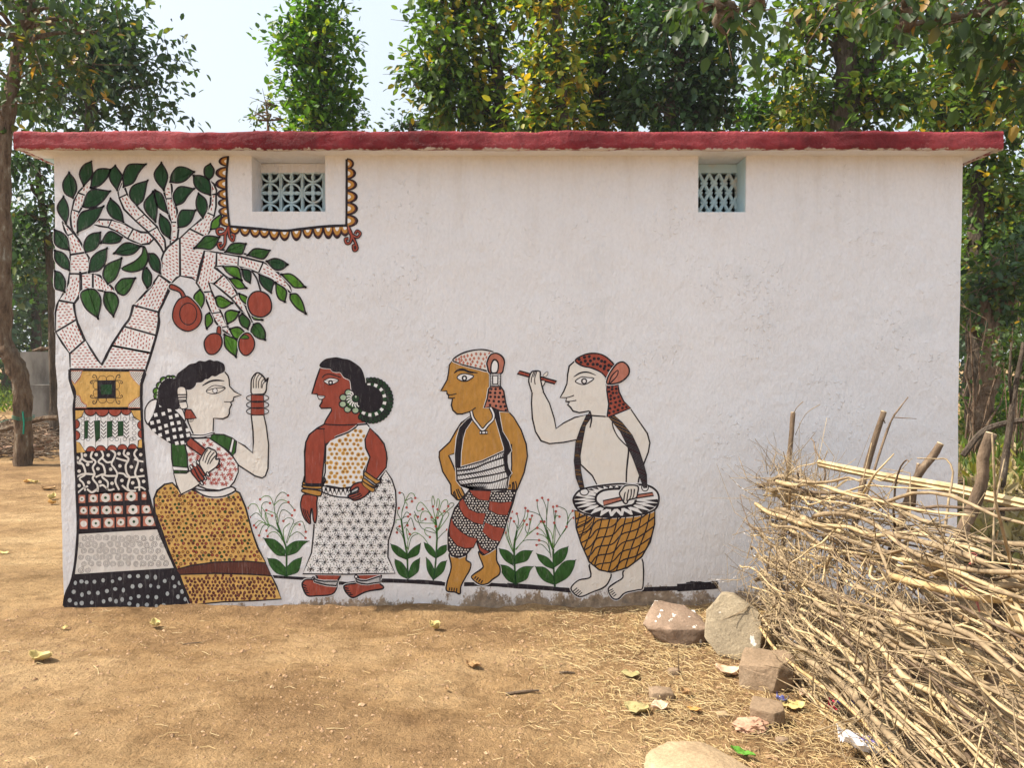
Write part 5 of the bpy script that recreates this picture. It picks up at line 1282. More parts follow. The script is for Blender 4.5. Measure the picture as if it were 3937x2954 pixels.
# overhanging branch, upper right, close to the camera side
Y = 6.6
tree('overhanging_tree', (8.2, 6.6, 0), [(8.2,6.6,-.1),(8.15,6.6,1.5),(8.1,6.55,3.2),(7.7,6.5,5.2),(7.3,6.5,7.5)], [.24,.22,.19,.14,.08],
     [E(1530,20,Y,30,22,.5,.3), E(1590,42,Y,34,26,.7,.3), E(1670,-8,Y,40,18,.4,.3), E(1950,8,Y,50,18,.5,.4), E(2070,50,Y,55,34,1.0,.5), E(2150,50,Y,70,55,1.6,.6), E(2210,110,Y,50,50,1.1,.5), E(1850,-60,Y,260,45,1.6,.6), E(2180,-90,Y,170,90,2.0,.7), E(2330,60,Y,90,160,1.8,.8)],
     L_olive, 80, 22, .15, 'overhanging tree at upper right with large olive-brown leaves hanging into view', seed=16, spread=.21, droop=1.3, bark=mbark2, limbs=8,
     forks=[([(7.8,6.5,4.6), tuple(at(2330,-40,Y)), tuple(at(2150,20,Y)), tuple(at(2020,40,Y)), tuple(at(1950,60,Y))], (.07,.012)), ([(7.5,6.5,5.9), tuple(at(2250,-120,Y)), tuple(at(1900,-90,Y)), tuple(at(1700,-40,Y)), tuple(at(1610,20,Y)), tuple(at(1530,10,Y))], (.07,.008)), ([tuple(at(2330,-40,Y)), tuple(at(2260,90,Y)), tuple(at(2180,150,Y))], (.04,.008))])
# right background
Y = 12.5
tree('twisted_trunk_tree', tuple(at(2140,905,Y)), trunkline(Y, [(2118,903),(2126,870),(2140,830),(2146,790),(2142,740),(2150,660),(2150,560)], -.05), [.20,.16,.13,.12,.10,.08,.06],
     [E(2150,640,Y,55,40,1.6), E(2110,600,Y,30,35,.7), E(2200,560,Y,50,50,1.2)], L_dark, 46, 34, .15, 'tree with a twisted double brown trunk right of the house', seed=17, spread=.26, bark=mbark2, limbs=4,
     forks=[([tuple(at(2105,905,Y+.1)), tuple(at(2120,850,Y+.05)), tuple(at(2128,800,Y)), tuple(at(2134,740,Y)), tuple(at(2125,640,Y))], (.12,.07))])
def bare(base, tips, r0, label, name='bare_bush', seed=0, bark=mbark2):
    t = thing(name, base, label, 'bush'); rr = random.Random(seed)
    for tip in tips:
        a = Vector(base); b_ = Vector(tip); pts = []
        for i in range(7):
            f = i/6; pts.append(tuple(a.lerp(b_, f)+Vector((rr.gauss(0,.03),rr.gauss(0,.03),.12*math.sin(math.pi*f)))))
        m = MB(); m.tube(pts, list(np.linspace(r0, .004, 7)), 5); m.build('stem', bark, t)
        tw = MB()
        for k in range(9):
            i = rr.randint(2,6); p = Vector(pts[i]); e = p+Vector((rr.gauss(0,.22), rr.gauss(0,.15), rr.uniform(0,.3))); tw.tube([tuple(p), tuple((p+e)/2+Vector((rr.gauss(0,.03),0,.02))), tuple(e)], [.006,.004,.002], 3)
        props(tw.build('twigs', bark, t), kind='stuff')
    return t
b0 = at(2095, 905, 11)
bare((b0.x, 11, 0), [tuple(at(2085,720,11)), tuple(at(2130,690,11)), tuple(at(2200,720,11)), tuple(at(2160,760,11.2)), tuple(at(2100,670,10.8)), tuple(at(2215,760,11)), tuple(at(2080,800,11))], .022, 'leafless pale bush of bending stems beside the right wall edge', seed=3)
# dark young post-like sapling at right
m = MB(); p0 = at(2167, 1052, 8.2); m.tube(cat_curve([(p0.x,8.2,0),tuple(at(2165,1050,8.2)),tuple(at(2176,960,8.2)),tuple(at(2186,880,8.2)),tuple(at(2200,800,8.2)),tuple(at(2212,740,8.2))], 3), [.035,.033]+[.03]*14, 6, 0, .2)
t = thing('sapling', (p0.x,8.2,0), 'thin dark trunk growing behind the pale stake at the right edge', 'sapling'); m = MB(); pts = cat_curve([(p0.x,8.2,0),tuple(at(2165,1050,8.2)),tuple(at(2176,960,8.2)),tuple(at(2186,880,8.2)),tuple(at(2200,800,8.2)),tuple(at(2212,740,8.2))], 3)
m.tube(pts, list(np.linspace(.045,.02,len(pts))), 6, 0, .3); m.build('trunk', mbark, t, True)
m = MB(); m.tube([tuple(at(2186,880,8.2)), tuple(at(2180,820,8.2)), tuple(at(2184,740,8.1))], [.018,.014,.008], 5); m.build('limb', mbark, t, True)
def bushmass(name, centers, rad, nper, llen, mat, label, cat_, seed, kind=None, group=None):
    rr = np.random.default_rng(seed); t = thing(name, (centers[0][0], centers[0][1], 0), label, cat_, group)
    cl = np.array(centers, float); c = np.repeat(cl, nper, axis=0) + rr.normal(size=(len(cl)*nper,3))*np.array(rad)
    c[:,2] = np.abs(c[:,2]-.02)+.02; k = len(c); d = rr.normal(size=(k,3))+np.array([0,0,.5]); u = rr.normal(size=(k,3))*.5+np.array([0,-.2,1.]); L = rr.uniform(.6,1.2,k)*llen
    props(leafquads('foliage', c, d, u, L, L*.5, mat, t), kind='stuff')
    st = MB()
    for p in cl:
        for j in range(5): st.tube([(p[0]+rr.normal()*.05, p[1], 0), tuple(np.array(p)+rr.normal(size=3)*np.array(rad)*.8)], [.012,.004], 4)
    st.build('stems', mbark2, t); return t
bushmass('leafy_bush', [tuple(at(2150+i*18, 872+((i*7)%5)*6, 13.5+.3*i)) for i in range(6)], (.28,.3,.22), 330, .11, L_bright, 'low sunlit green bush behind the fence at right', 'bush', 31)
bushmass('leafy_bush', [tuple(at(2190+i*16, 745+((i*7)%5)*14, 10.5)) for i in range(4)], (.16,.2,.14), 260, .09, L_olive, 'brownish small-leaved bush at the right edge', 'bush', 32)
# scrub and grass behind the fence and beyond the left path
L_dry = leafmat('dry_grass_blades', (.25,.19,.10), (.45,.36,.19), ((.5,.42,.2), (.3,.3,.1)), .1, transl=.25)
def scrub(name, x0, x1, Y0, Y1, n, h, mat, label, seed):
    rr_ = np.random.default_rng(seed); C_ = []
    for _ in range(n):
        Yq = rr_.uniform(Y0, Y1); dxq = rr_.uniform(x0, x1)
        if noise.noise(Vector((dxq*.02, Yq*.7, seed))) < -.05: continue
        C_.append((at(dxq, 800, Yq).x, Yq, .012*max(0,Yq-7)*.2+rr_.random()**1.5*h))
    C_ = np.array(C_); k = len(C_); d = rr_.normal(size=(k,3))*.5+np.array([0,0,1.]); u = rr_.normal(size=(k,3)); L = rr_.uniform(.06,.2,k)
    props(leafquads(name, C_, d, u, L, L*rr_.uniform(.15,.5,k), mat), label, kind='stuff')
scrub('undergrowth', 2075, 2290, 8.5, 26, 7000, .45, L_shrub, 'sunlit green and yellow scrub on the ground behind the fence', 61)
scrub('undergrowth', -60, 125, 22, 34, 6000, .5, L_shrub, 'low scrub on the ground far behind the leaning trunk', 62)
scrub('dry_grass', 2075, 2290, 5.6, 20, 9000, .25, L_dry, 'dry yellow grass on the ground behind the fence', 63)
for i_, (dx_, Y_, h_) in enumerate(((2098,14,640),(2160,15,560),(2190,12.5,520),(2204,16,600))):
    c_ = at(dx_, 900, Y_); tq = thing('sapling', (c_.x, Y_, 0), ['thin leaning sapling stem close to the wall edge','thin pole-like stem behind the twisted trunk','slender bare stem left of the thin dark trunk','slender stem at the far right picture edge'][i_], 'sapling', 'thin stems behind the fence')
    mq = MB(); mq.tube(cat_curve([(c_.x,Y_,-.05), tuple(at(dx_+6, 800, Y_)), tuple(at(dx_-4, 700, Y_)), tuple(at(dx_+9, h_, Y_))], 4), list(np.linspace(.03,.012,13)), 6, 0, .3, i_); mq.build('trunk', mbark2, tq, True)
# far tree line: hazy backdrop of separate trees
fr_ = random.Random(5)
def fartree(x, Y, h, r, seed, label, mat=L_far, lo=.5):
    tree('distant_tree', (x, Y, 0), [(x,Y,-.2),(x+.2,Y,h*.45),(x,Y,h*.8)], [.22,.16,.08], [((x,Y,h*.62),(r,r,h*.3),3),((x+r*.3,Y,h*.8),(r*.7,r*.7,h*.16),1.4),((x-r*.35,Y,h*.42),(r*.7,r*.7,h*.2),1.6),((x,Y,h*.2),(r*.8,r*.6,h*.16),lo)],
         mat, 90, 34, .40, label, group='trees far behind the yard', seed=seed, spread=.75, droop=.4, limbs=2, flat=.8)
for i, (dx, Y, h, r) in enumerate(((-60,34,9,3.2),(10,38,9.5,3.4),(70,33,7.6,2.8),(120,40,9.5,3.4),(-150,30,8,3),(180,44,10,3.6))):
    p = at(dx, 800, Y); fartree(p.x, Y, h, r, 40+i, ['second hazy tree from the left behind the shed','third hazy tree, directly behind the leaning trunk','hazy lower tree rising over the cement shed','hazy tree touching the left wall edge in the distance','leftmost hazy tree, outside the left picture edge','hazy tree hidden behind the left part of the house'][i])
for i, (dx, Y, h, r) in enumerate(((2090,30,9,3),(2150,36,11,3.6),(2215,31,9,3.2),(2280,27,9,3),(2030,38,10,3.4))):
    p = at(dx, 800, Y); fartree(p.x, Y, h, r, 50+i, ['dark distant tree just right of the wall edge','dark distant tree behind the twisted trunk','dark distant tree behind the thin sapling trunk','dark distant tree beyond the right picture edge','dark distant tree behind the right part of the house'][i], L_dark)

# air
m = MB(); m.box(-215, 215, -75, 395, -1.3, 14.0)
hm = bpy.data.materials.new('thin_haze'); hm.use_nodes = True; hn = hm.node_tree; hn.nodes.remove(hn.nodes['Principled BSDF'])
pv = hn.nodes.new('ShaderNodeVolumePrincipled'); pv.inputs['Density'].default_value = .0007; pv.inputs['Color'].default_value = (.93,.96,1,1)
hn.links.new(pv.outputs[0], hn.nodes['Material Output'].inputs['Volume'])
props(m.build('haze', hm), 'thin pale haze in the air', kind='stuff')
# ------------------------------------------------------------------ shed, rubble and clutter at the left
mcem = simple('weathered_cement_render', [(.38, (.10,.09,.08)), (.5, (.22,.21,.19)), (.65, (.30,.285,.26))], 1.4, .9, .3, .01, (1,1,.3))
mrub = simple('reddish_rubble_stone', [(.3, (.16,.09,.06)), (.7, (.34,.22,.15))], 5, .9, .8, .02)
Y = 19; pA = at(43, 760, Y); pB = at(240, 760, Y)
t = thing('cement_shed', ((pA.x+pB.x)/2, Y, 0), 'weathered grey cement shed behind the left wall edge', 'shed')
m = MB(); m.box(pA.x, pB.x, Y, Y+2.6, -.1, pA.z); m.build('wall', mcem, t)
m = MB(); m.box(at(78,0,Y).x, pB.x-.1, Y-.5, Y-.004, -.1, at(78,832,Y-.5).z); m.build('plinth', mcem, t)
for i in range(7):
    m = MB(); a = at(88+i*17, 755-(i%3), Y-.05); m.tube([(a.x-.28, Y+.1, pA.z+.02+.01*i),(a.x, Y+.0, pA.z+.09),(a.x+.3, Y+.2, pA.z+.07)], [.035,.045,.03], 6); m.build('roof_pole', mbark2, t)
m = MB(); m.box(at(95,0,Y).x, pB.x+.3, Y+.15, Y+2.5, pA.z+.09, pA.z+.14); m.build('roof', mrub, t)

def rock(name, pts, mat, loc, label, cat_='stone', group=None, sub=4, disp=.010, seed=0, rot=0, bev=.006):
    bm = bmesh.new()
    for p in pts: bm.verts.new(p)
    res = bmesh.ops.convex_hull(bm, input=list(bm.verts))
    bmesh.ops.delete(bm, geom=[v for v in bm.verts if not v.link_faces], context='VERTS')
    bmesh.ops.dissolve_limit(bm, angle_limit=R(8), verts=list(bm.verts), edges=list(bm.edges))
    bmesh.ops.bevel(bm, geom=list(bm.edges), offset=bev, segments=2, profile=.6, affect='EDGES')
    bmesh.ops.triangulate(bm, faces=list(bm.faces))
    if sub: bmesh.ops.subdivide_edges(bm, edges=list(bm.edges), cuts=sub, use_grid_fill=True)
    bm.normal_update()
    for v in bm.verts:
        q = v.co*9 + Vector((seed*3.1, 0, 0)); d = disp*(noise.noise(q)*.55+abs(noise.noise(q*2.3))*.7+noise.noise(q*6)*.3)
        v.co += v.normal*d
    me = bpy.data.meshes.new(name); bm.to_mesh(me); bm.free(); me.materials.append(mat)
    me.polygons.foreach_set('use_smooth', [True]*len(me.polygons)); me.set_sharp_from_angle(angle=R(24))
    o = bpy.data.objects.new(name, me); COL.objects.link(o); o.location = loc; o.rotation_euler = (0,0,rot)
    WORLDLOC[o.name] = tuple(loc); 
    if label: props(o, label, cat_, group)
    return o
def blockpts(w, d, h, seed, n=10):
    r_ = random.Random(seed); pts = []
    for x in (-1,1):
        for y in (-1,1):
            for z in (0,1): pts.append((x*w/2*r_.uniform(.75,1), y*d/2*r_.uniform(.75,1), z*h*r_.uniform(.82,1)-.01))
    for _ in range(n): pts.append((r_.uniform(-1,1)*w*.5, r_.uniform(-1,1)*d*.5, r_.uniform(0,1)*h))
    return pts
def stonemat(name, a, b_, c_, splash=0.0):
    m, nt, b = newmat(name, .9, .15)
    col = ramp(nt, nz(nt, pos(nt), 5, 6, .65), [(.3, a), (.55, b_), (.75, c_)])
    fine = ramp(nt, nz(nt, pos(nt), 90, 3, .6), [(.3, (.8,.8,.8)), (.6, (1.05,1.05,1.05))]); col = mixc(nt, 1.0, col, fine, 'MULTIPLY')
    if splash:
        s_ = ramp(nt, nz(nt, pos(nt, (1,1,.5)), 17, 3, .55), [(1-splash, (0,0,0)), (1-splash+.02, (1,1,1))]); col = mixc(nt, s_, col, (.72,.68,.62))
    nt.links.new(col, b.inputs["Base Color"]); bump(nt, b, nz(nt, pos(nt), 38, 7, .7), .8, .012); return m
ms1 = stonemat('brown_stone_white_splashed', (.19,.135,.095), (.29,.205,.145), (.38,.29,.215), .36)
ms2 = stonemat('grey_buff_stone', (.27,.22,.15), (.38,.31,.21), (.45,.38,.27), .325)
ms3 = stonemat('warm_brown_stone', (.19,.135,.085), (.28,.20,.13), (.35,.265,.18))
ms4 = stonemat('buff_slab_stone', (.33,.24,.145), (.42,.31,.19), (.48,.37,.24))
def wpts(Y, lst): return [tuple(at(x, y, Y+dy)) for x, y, dy in lst]
def rel(pts, loc): return [tuple(Vector(p)-Vector(loc)) for p in pts]
# stone 1: flat splashed block
X, Yg = ground_at(1465, 1400); loc = (X, Yg+.12, 0)
p1 = [(-.185,-.02,.10),(-.12,.14,.13),(-.09,.11,.20),(.08,.12,.165),(.165,.05,.12),(.175,-.06,.105),(.165,-.09,.01),(.03,-.12,-.02),(-.04,-.115,.10),(.15,-.11,.10),(-.10,-.05,.02),(.14,.1,0),(-.1,.12,0),(-.15,-.05,.08)]
rock('stone', p1, ms1, loc, 'flat brown stone splashed with whitewash at the wall foot, left of the standing stone', seed=1)
X, Yg = ground_at(1588, 1425); loc = (X, Yg+.06, 0)
k = (Yg)/1661
p2 = []
for x, y in ((1572,1312),(1537,1345),(1528,1395),(1555,1428),(1594,1437),(1648,1420),(1655,1380),(1652,1345),(1620,1326),(1600,1314)):
    z = (1432-y)*k; xx = (x-1588)*k; tilt = z*.62
    p2.append((xx, -.045+tilt, z)); p2.append((xx*.93+.02, .055+tilt, z*.93))
rock('stone', p2, ms2, loc, rot=-.12, label= 'largest upright grey-buff stone with white paint drops, leaning by the wall', seed=2, disp=.010, bev=.008)
X, Yg = ground_at(1668, 1496); loc = (X, Yg+.1, 0)
p3 = [(-.125,-.09,.0),(-.13,-.07,.10),(-.10,.05,.155),(.10,.06,.16),(.135,.02,.15),(.06,-.10,.13),(.13,-.06,.09),(.13,-.05,.0),(.03,-.12,.0),(-.10,.10,0),(.12,.10,0),(.05,-.115,.08)]
rock('stone', p3, ms3, loc, rot=-.3, label= 'brown blocky stone in front of the upright stone, beside the fence', seed=3, disp=.009)
X, Yg = ground_at(1666, 1574); loc = (X, Yg+.06, 0)
p4 = [(-.07,-.055,0),(-.075,-.05,.075),(-.06,.05,.095),(.065,.04,.085),(.075,-.03,.075),(.03,-.065,.07),(.03,-.07,0),(.08,-.03,0),(.06,.06,0),(-.06,.06,0)]
rock('stone', p4, ms3, loc, rot=-.3, label= 'small squarish brown stone beside the yellow leaf and pink tissue', seed=4, disp=.006, bev=.008)
loc = (.70, 2.86, 0)
p5 = [(-.22,-.2,0),(-.215,-.05,.05),(-.18,.1,.085),(-.08,.17,.10),(.06,.16,.10),(.17,.06,.085),(.29,-.08,.05),(.33,-.2,.03),(.33,-.3,0),(-.2,-.3,0),(-.1,-.2,.10),(.14,-.25,.09),(-.05,.05,.118),(.08,0,.112),(.14,.17,0),(-.15,.2,0)]
rock('stone', p5, ms4, loc, 'large flat buff slab cut off by the bottom edge of the picture', seed=5, disp=.008, bev=.02)
X, Yg = ground_at(1428, 1507); rock('stone', blockpts(.12,.09,.045,6), ms3, (X,Yg,0), 'low reddish-brown stone lying in the straw', sub=2, disp=.005, seed=6, bev=.006)
X, Yg = ground_at(1560, 1545); rock('stone', blockpts(.06,.05,.02,7), ms4, (X,Yg,0), 'small flat tan chip left of the pink tissue', sub=1, disp=.002, seed=7, bev=.004)
X, Yg = ground_at(1455, 1455); rock('stone', blockpts(.06,.05,.03,8), ms3, (X,Yg,0), 'little brown stone in straw below the whitewash-splashed stone', sub=1, disp=.003, seed=8, bev=.004)
X, Yg = ground_at(1690, 1606); rock('stone', blockpts(.06,.045,.03,9), ms3, (X,Yg,0), 'little reddish stone below the squarish stone', sub=1, disp=.003, seed=9, bev=.004)
# plaster flake pieces against the wall
mflake = simple('white_plaster_flake', [(.3, (.55,.50,.45)), (.7, (.72,.69,.65))], 8)
X, Yg = ground_at(1490, 1345); rock('plaster_flake', blockpts(.13,.05,.045,10,4), mflake, (X,4.82,0), 'thin white plaster flake behind the splashed stone', 'flake', sub=1, disp=.003, seed=10, bev=.004)
# rubble by the shed
rr = random.Random(9)
for i in range(18):
    dx = rr.choice([rr.uniform(-30,30), rr.uniform(62,122)]); Y = rr.uniform(12.6, 17.5); p = at(dx, 800, Y); s_ = rr.uniform(.12,.34)
    o = rock('rubble_stone', blockpts(s_, s_*.8, s_*.55, 60+i, 4), mrub, (p.x, Y, .02+.012*(Y-7)*.2), 'reddish rubble stone heaped beyond the leaning trunk at left', 'stone', 'rubble beyond the leaning trunk', sub=0, disp=.0, seed=i, rot=rr.uniform(0,3))
m = MB()
for i in range(260):
    dx = rr.uniform(-60,126); Y = rr.uniform(12.2, 18); p = at(dx, 800, Y); a = rr.uniform(0,3.1); L = rr.uniform(.3,1.0); z = rr.uniform(.03,.35)
    m.tube([(p.x-L/2*math.cos(a), Y-L/2*math.sin(a), z*.6),(p.x, Y, z),(p.x+L/2*math.cos(a), Y+L/2*math.sin(a), z*rr.uniform(.3,1))], [.014,.012,.006], 4)
props(m.build('brushwood', mbark2), 'heap of dry sticks on the ground beyond the leaning trunk at left', 'sticks', kind='stuff')
m = MB()
for i in range(420):
    dx = rr.uniform(2070,2260); Y = rr.uniform(5.6, 14); p = at(dx, 800, Y); a = rr.uniform(-.5,.5); L = rr.uniform(.4,1.4); z = rr.uniform(.02,.20)
    m.tube([(p.x-L/2*math.cos(a), Y-L/2*math.sin(a), z*.6),(p.x, Y, z),(p.x+L/2*math.cos(a), Y+L/2*math.sin(a), z*rr.uniform(.3,1))], [.011,.009,.004], 4)
props(m.build('brushwood', mbark2), 'dry sticks strewn on the ground behind the fence at right', 'sticks', kind='stuff')
m = MB(); m.tube(cat_curve([tuple(at(2080,985,9)),tuple(at(2120,935,9)),tuple(at(2170,915,9)),tuple(at(2240,905,9))],4), .035, 6)
props(m.build('fallen_branch', mbark), 'dark fallen branch lying slanted behind the fence at right', 'branch')
m = MB(); m.tube(cat_curve([tuple(at(0,930,13)),tuple(at(40,918,13)),tuple(at(90,905,13)),tuple(at(125,903,13))],4), .05, 6, 0, .2)
props(m.build('fallen_pole', mbark2), 'long pale pole lying behind the leaning trunk', 'pole')
# ------------------------------------------------------------------ brushwood fence at the right
def stickmat(name, a, b_, c_, paintends=0):
    m, nt, b = newmat(name, .85, .2)
    col = ramp(nt, nz(nt, pos(nt, (1,.4,1)), 26, 5, .65), [(.3, a), (.5, b_), (.72, c_)])
    if paintends:
        g = nt.nodes.new("ShaderNodeNewGeometry"); s_ = N(nt, "ShaderNodeSeparateXYZ"); nt.links.new(g.outputs["Position"], s_.inputs[0])
        e = math_(nt, 'MULTIPLY', math_(nt, 'SUBTRACT', s_.outputs[1], 4.45), 2.2, True)
        w = ramp(nt, math_(nt, 'MULTIPLY', nz(nt, pos(nt), 45, 4, .7), e), [(.42, (0,0,0)), (.47, (1,1,1))]); col = mixc(nt, w, col, (.7,.68,.66))
    nt.links.new(col, b.inputs["Base Color"]); bump(nt, b, nz(nt, pos(nt, (1,.5,1)), 70, 4, .6), .5, .004); return m
msA = stickmat('pale_peeled_stick', (.25,.18,.095), (.45,.345,.195), (.60,.485,.29), 1)
msB = stickmat('grey_brown_stick', (.12,.088,.055), (.275,.205,.125), (.43,.335,.205), 1)
msC = stickmat('yellow_stick', (.30,.20,.09), (.46,.33,.16), (.58,.45,.25))
mpost = simple('rough_post_bark', [(.3, (.07,.05,.035)), (.55, (.17,.12,.08)), (.75, (.30,.23,.16))], 14, .95, 1, .012, (1,1,.4))
mcut = simple('fresh_cut_wood', [(.3, (.55,.42,.25)), (.7, (.66,.54,.36))], 30)
fence = thing('brushwood_fence', (1.47, 3.2, 0), 'waist-high fence of woven dry branches running from the wall towards the camera', 'fence')
def fx(Y): return 1.21 + .087*Y
POST = [[(1676,1338,4.72),(1692,1180,4.74),(1700,1050,4.76),(1710,935,4.77),(1713,892,4.78)],
        [(1771,1450,4.02),(1796,1340,4.02),(1835,1187,4.02),(1862,1054,4.02),(1885,965,4.02),(1909,890,4.02)],
        [(1862,1447,3.75),(1905,1350,3.75),(1926,1290,3.75),(1930,1200,3.7),(1958,1090,3.65),(1985,1025,3.6),(2015,985,3.6),(2031,960,3.6)],
        [(1930,1676,3.0),(1950,1600,3.0),(1978,1492,3.0),(2017,1310,3.0),(2052,1212,3.0),(2086,1133,3.0),(2118,1049,3.0),(2124,990,3.0),(2141,938,3.0)],
        [(2050,1760,2.4),(2100,1630,2.4),(2135,1500,2.4),(2150,1390,2.4),(2165,1250,2.4)],
        [(1972,1095,3.7),(1978,1040,3.7),(1984,1003,3.7)]]
rad = [.016,.017,.020,.025,.022,.010]
for pts, r_ in zip(POST, rad):
    w_ = [tuple(at(*p)) for p in pts]
    if w_[0][2] > .05 and r_ > .015: w_.insert(0, (w_[0][0]-.03, w_[0][1], -.05))
    q = cat_curve(w_, 3); m = MB(); m.tube(q, list(np.linspace(r_*1.1, r_*.85, len(q))), 9, 0, .3, r_*100); o = m.build('post', mpost, fence, True)
    e = Vector(q[-1]); d = (e-Vector(q[-2])).normalized(); m = MB(); m.tube([tuple(e), tuple(e+d*.004)], r_*.80, 9); m.build('cut_end', mcut, o)
rs = random.Random(77)
nb = 0
def knots(ph): return (int(ph*7) % 23, int(ph*13) % 23)
def stick(Ya, Yb, za, zb, xa, xb, r0, mat, amp=.035, parent=fence, pts_n=9, kind=None):
    ph = rs.uniform(0, 50); pts = []; a1 = rs.uniform(.5,1.5)*amp
    pts_n = 12
    for i in range(pts_n):
        f = i/(pts_n-1); Yy = Ya+(Yb-Ya)*f
        wx = a1*(noise.noise(Vector((ph, f*3.2, 0)))*1.7 + .7*noise.noise(Vector((ph, f*8, 5)))); wz = a1*(noise.noise(Vector((ph, f*3.2, 9)))*2.0 + .8*noise.noise(Vector((ph, f*8.5, 2))))
        pts.append((max(fx(Yy)+xa+(xb-xa)*f+wx, fx(Yy)-.05-.30*max(0, Yy-3.3)), min(Yy, 4.93), max(.012, za+(zb-za)*f+wz)))
    q = cat_curve(pts, 2); m = MB(); m.tube(q, [r0*(1-.62*i/(len(q)-1))*(1+.22*noise.noise(Vector((ph,i*1.9,3)))+(.3 if i in kn else 0)) for i, kn in ((i, knots(ph)) for i in range(len(q)))], 6, 0, .2, ph)
    for k in range(rs.choice([0,1,1,2,3])):           # side shoots and stubs
        i = rs.randint(3, len(q)-3); p = Vector(q[i]); dd = (Vector(q[i+1])-p).normalized(); sd_ = Vector((rs.gauss(-.1,.5), rs.gauss(0,.3), rs.gauss(.15,.6)))
        dd = (dd*.8+sd_).normalized(); L_ = rs.choice([.03,.05,.18,.3,.42]); e1 = p+dd*L_*.5+Vector((rs.gauss(0,.02),rs.gauss(0,.02),rs.gauss(0,.02))); e2 = p+dd*L_+Vector((rs.gauss(0,.04),rs.gauss(0,.03),rs.gauss(0,.05)))
        if e2.y < 4.93 and e1.z > .01 and e2.z > .01: m.tube([tuple(p), tuple(e1), tuple(e2)], [r0*.55, r0*.4, r0*.22], 5)
    return m, pts
for i in range(165):
    h = rs.random()
    big = i < 52
    L = rs.uniform(1.5,3.2) if big else rs.uniform(.8,2.4)
    top = .92
    Ya = 4.86 - abs(rs.gauss(0,.05)) if rs.random() < .34 else rs.uniform(2.6, 4.8)
    Yb = Ya - L
    u = rs.random()
    za = (u**.85)*top if Ya > 4.7 else u**1.0*(top+.03*(4.8-Ya))
    if Ya > 4.7 and rs.random() < .25: za *= .5
    side = (1 - min(1, za/.9))
    xa = rs.gauss(-.02, .05) - side*abs(rs.gauss(0,.08)); xb = rs.gauss(.02,.09) - side*abs(rs.gauss(0,.07))
    zb = max(.02, za + rs.gauss(.0,.08) + L*(.02+.13*za))
    zb = min(zb, 1.24)
    r0 = rs.uniform(.009,.0145) if big else rs.uniform(.0035,.0082)
    m, pts = stick(Ya, Yb, za, zb, xa, xb, r0, None)
    mt = rs.choices([msA, msB, msC, mpost], [.34,.50,.07,.09])[0]
    m.build('branch', mt, fence, True)
for i in range(84):      # crooked sticks thrust in every direction
    Yy = rs.uniform(2.3, 4.7); z = rs.random()*(.85+.06*(4.8-Yy)); p = Vector((fx(Yy)+rs.gauss(.03,.07), Yy, max(.03, z)))
    d = Vector((rs.gauss(0,.35), rs.gauss(0,.7), rs.gauss(0,.8))).normalized(); pts = [tuple(p)]; L_ = rs.uniform(.05,.11)
    for j in range(7):
        d = (d+Vector((rs.gauss(0,.28), rs.gauss(0,.28), rs.gauss(0,.28)))).normalized(); p = p+d*L_; p.y = min(p.y, 4.92); p.z = min(max(p.z, .015), 1.15+.05*(4.8-p.y)); p.x = max(p.x, fx(p.y)-.22); pts.append(tuple(p))
    r0 = rs.uniform(.003,.008); q = cat_curve(pts, 2); m = MB(); m.tube(q, list(np.linspace(r0, r0*.35, len(q))), 5, 0, .2, i); m.build('branch', rs.choice([msA, msB, msB, mpost]), fence, True)
# split rail along the top
rl = MB()
for s_ in (0, .018):
    p_ = [tuple(at(1768,998,4.1)+Vector((0,0,-s_))), tuple(at(1900,1025,3.7)+Vector((0,0,-s_))), tuple(at(2060,1052,3.3)+Vector((0,0,-s_))), tuple(at(2230,1090,2.9)+Vector((0,0,-s_)))]
    rl.tube(p_, [.011,.013,.014,.014], 4)
rl.build('split_rail', msA, fence)
# diagonals and stray sticks seen in front
for a, b_, r0, mt in (((1653,1335,4.3),(1800,1205,4.2),.006,msA),((1915,1210,3.4),(2022,1120,3.2),.006,msA),((2170,1250,2.35),(2260,1320,2.2),.022,msB),((1925,1235,3.4),(1840,1300,3.6),.004,msB),((1855,1215,3.3),(1800,1170,3.6),.004,msB)):
    m = MB(); m.tube([tuple(at(*a)), tuple((at(*a)+at(*b_))/2+Vector((0,0,.01))), tuple(at(*b_))], [r0*1.1,r0,r0*.8], 6); m.build('branch', mt, fence, True)
tw = MB()
for i in range(1000):
    Yy = rs.uniform(2.0, 4.85); z = rs.random()**.9*(.98+.03*(4.8-Yy)); side = 1-min(1, z/.9)
    p = Vector((max(fx(Yy)+rs.gauss(0,.07)-side*abs(rs.gauss(0,.12)), fx(Yy)-.05-.3*max(0,Yy-3.3)), Yy, max(.015,z)))
    d = Vector((rs.gauss(0,.35), rs.gauss(0,.8), rs.gauss(.05,.45))).normalized()*rs.uniform(.08,.42)
    c1 = p+d*.5+Vector((rs.gauss(0,.03), rs.gauss(0,.03), rs.gauss(0,.035))); e = p+d+Vector((rs.gauss(0,.03),0,rs.gauss(0,.04))); e.z = max(e.z,.01); c1.z = max(c1.z, .01); r0 = rs.uniform(.0012,.0036)
    if e.y > 4.93: continue
    tw.tube([tuple(p), tuple(c1), tuple(e)], [r0, r0*.8, r0*.5], 4)
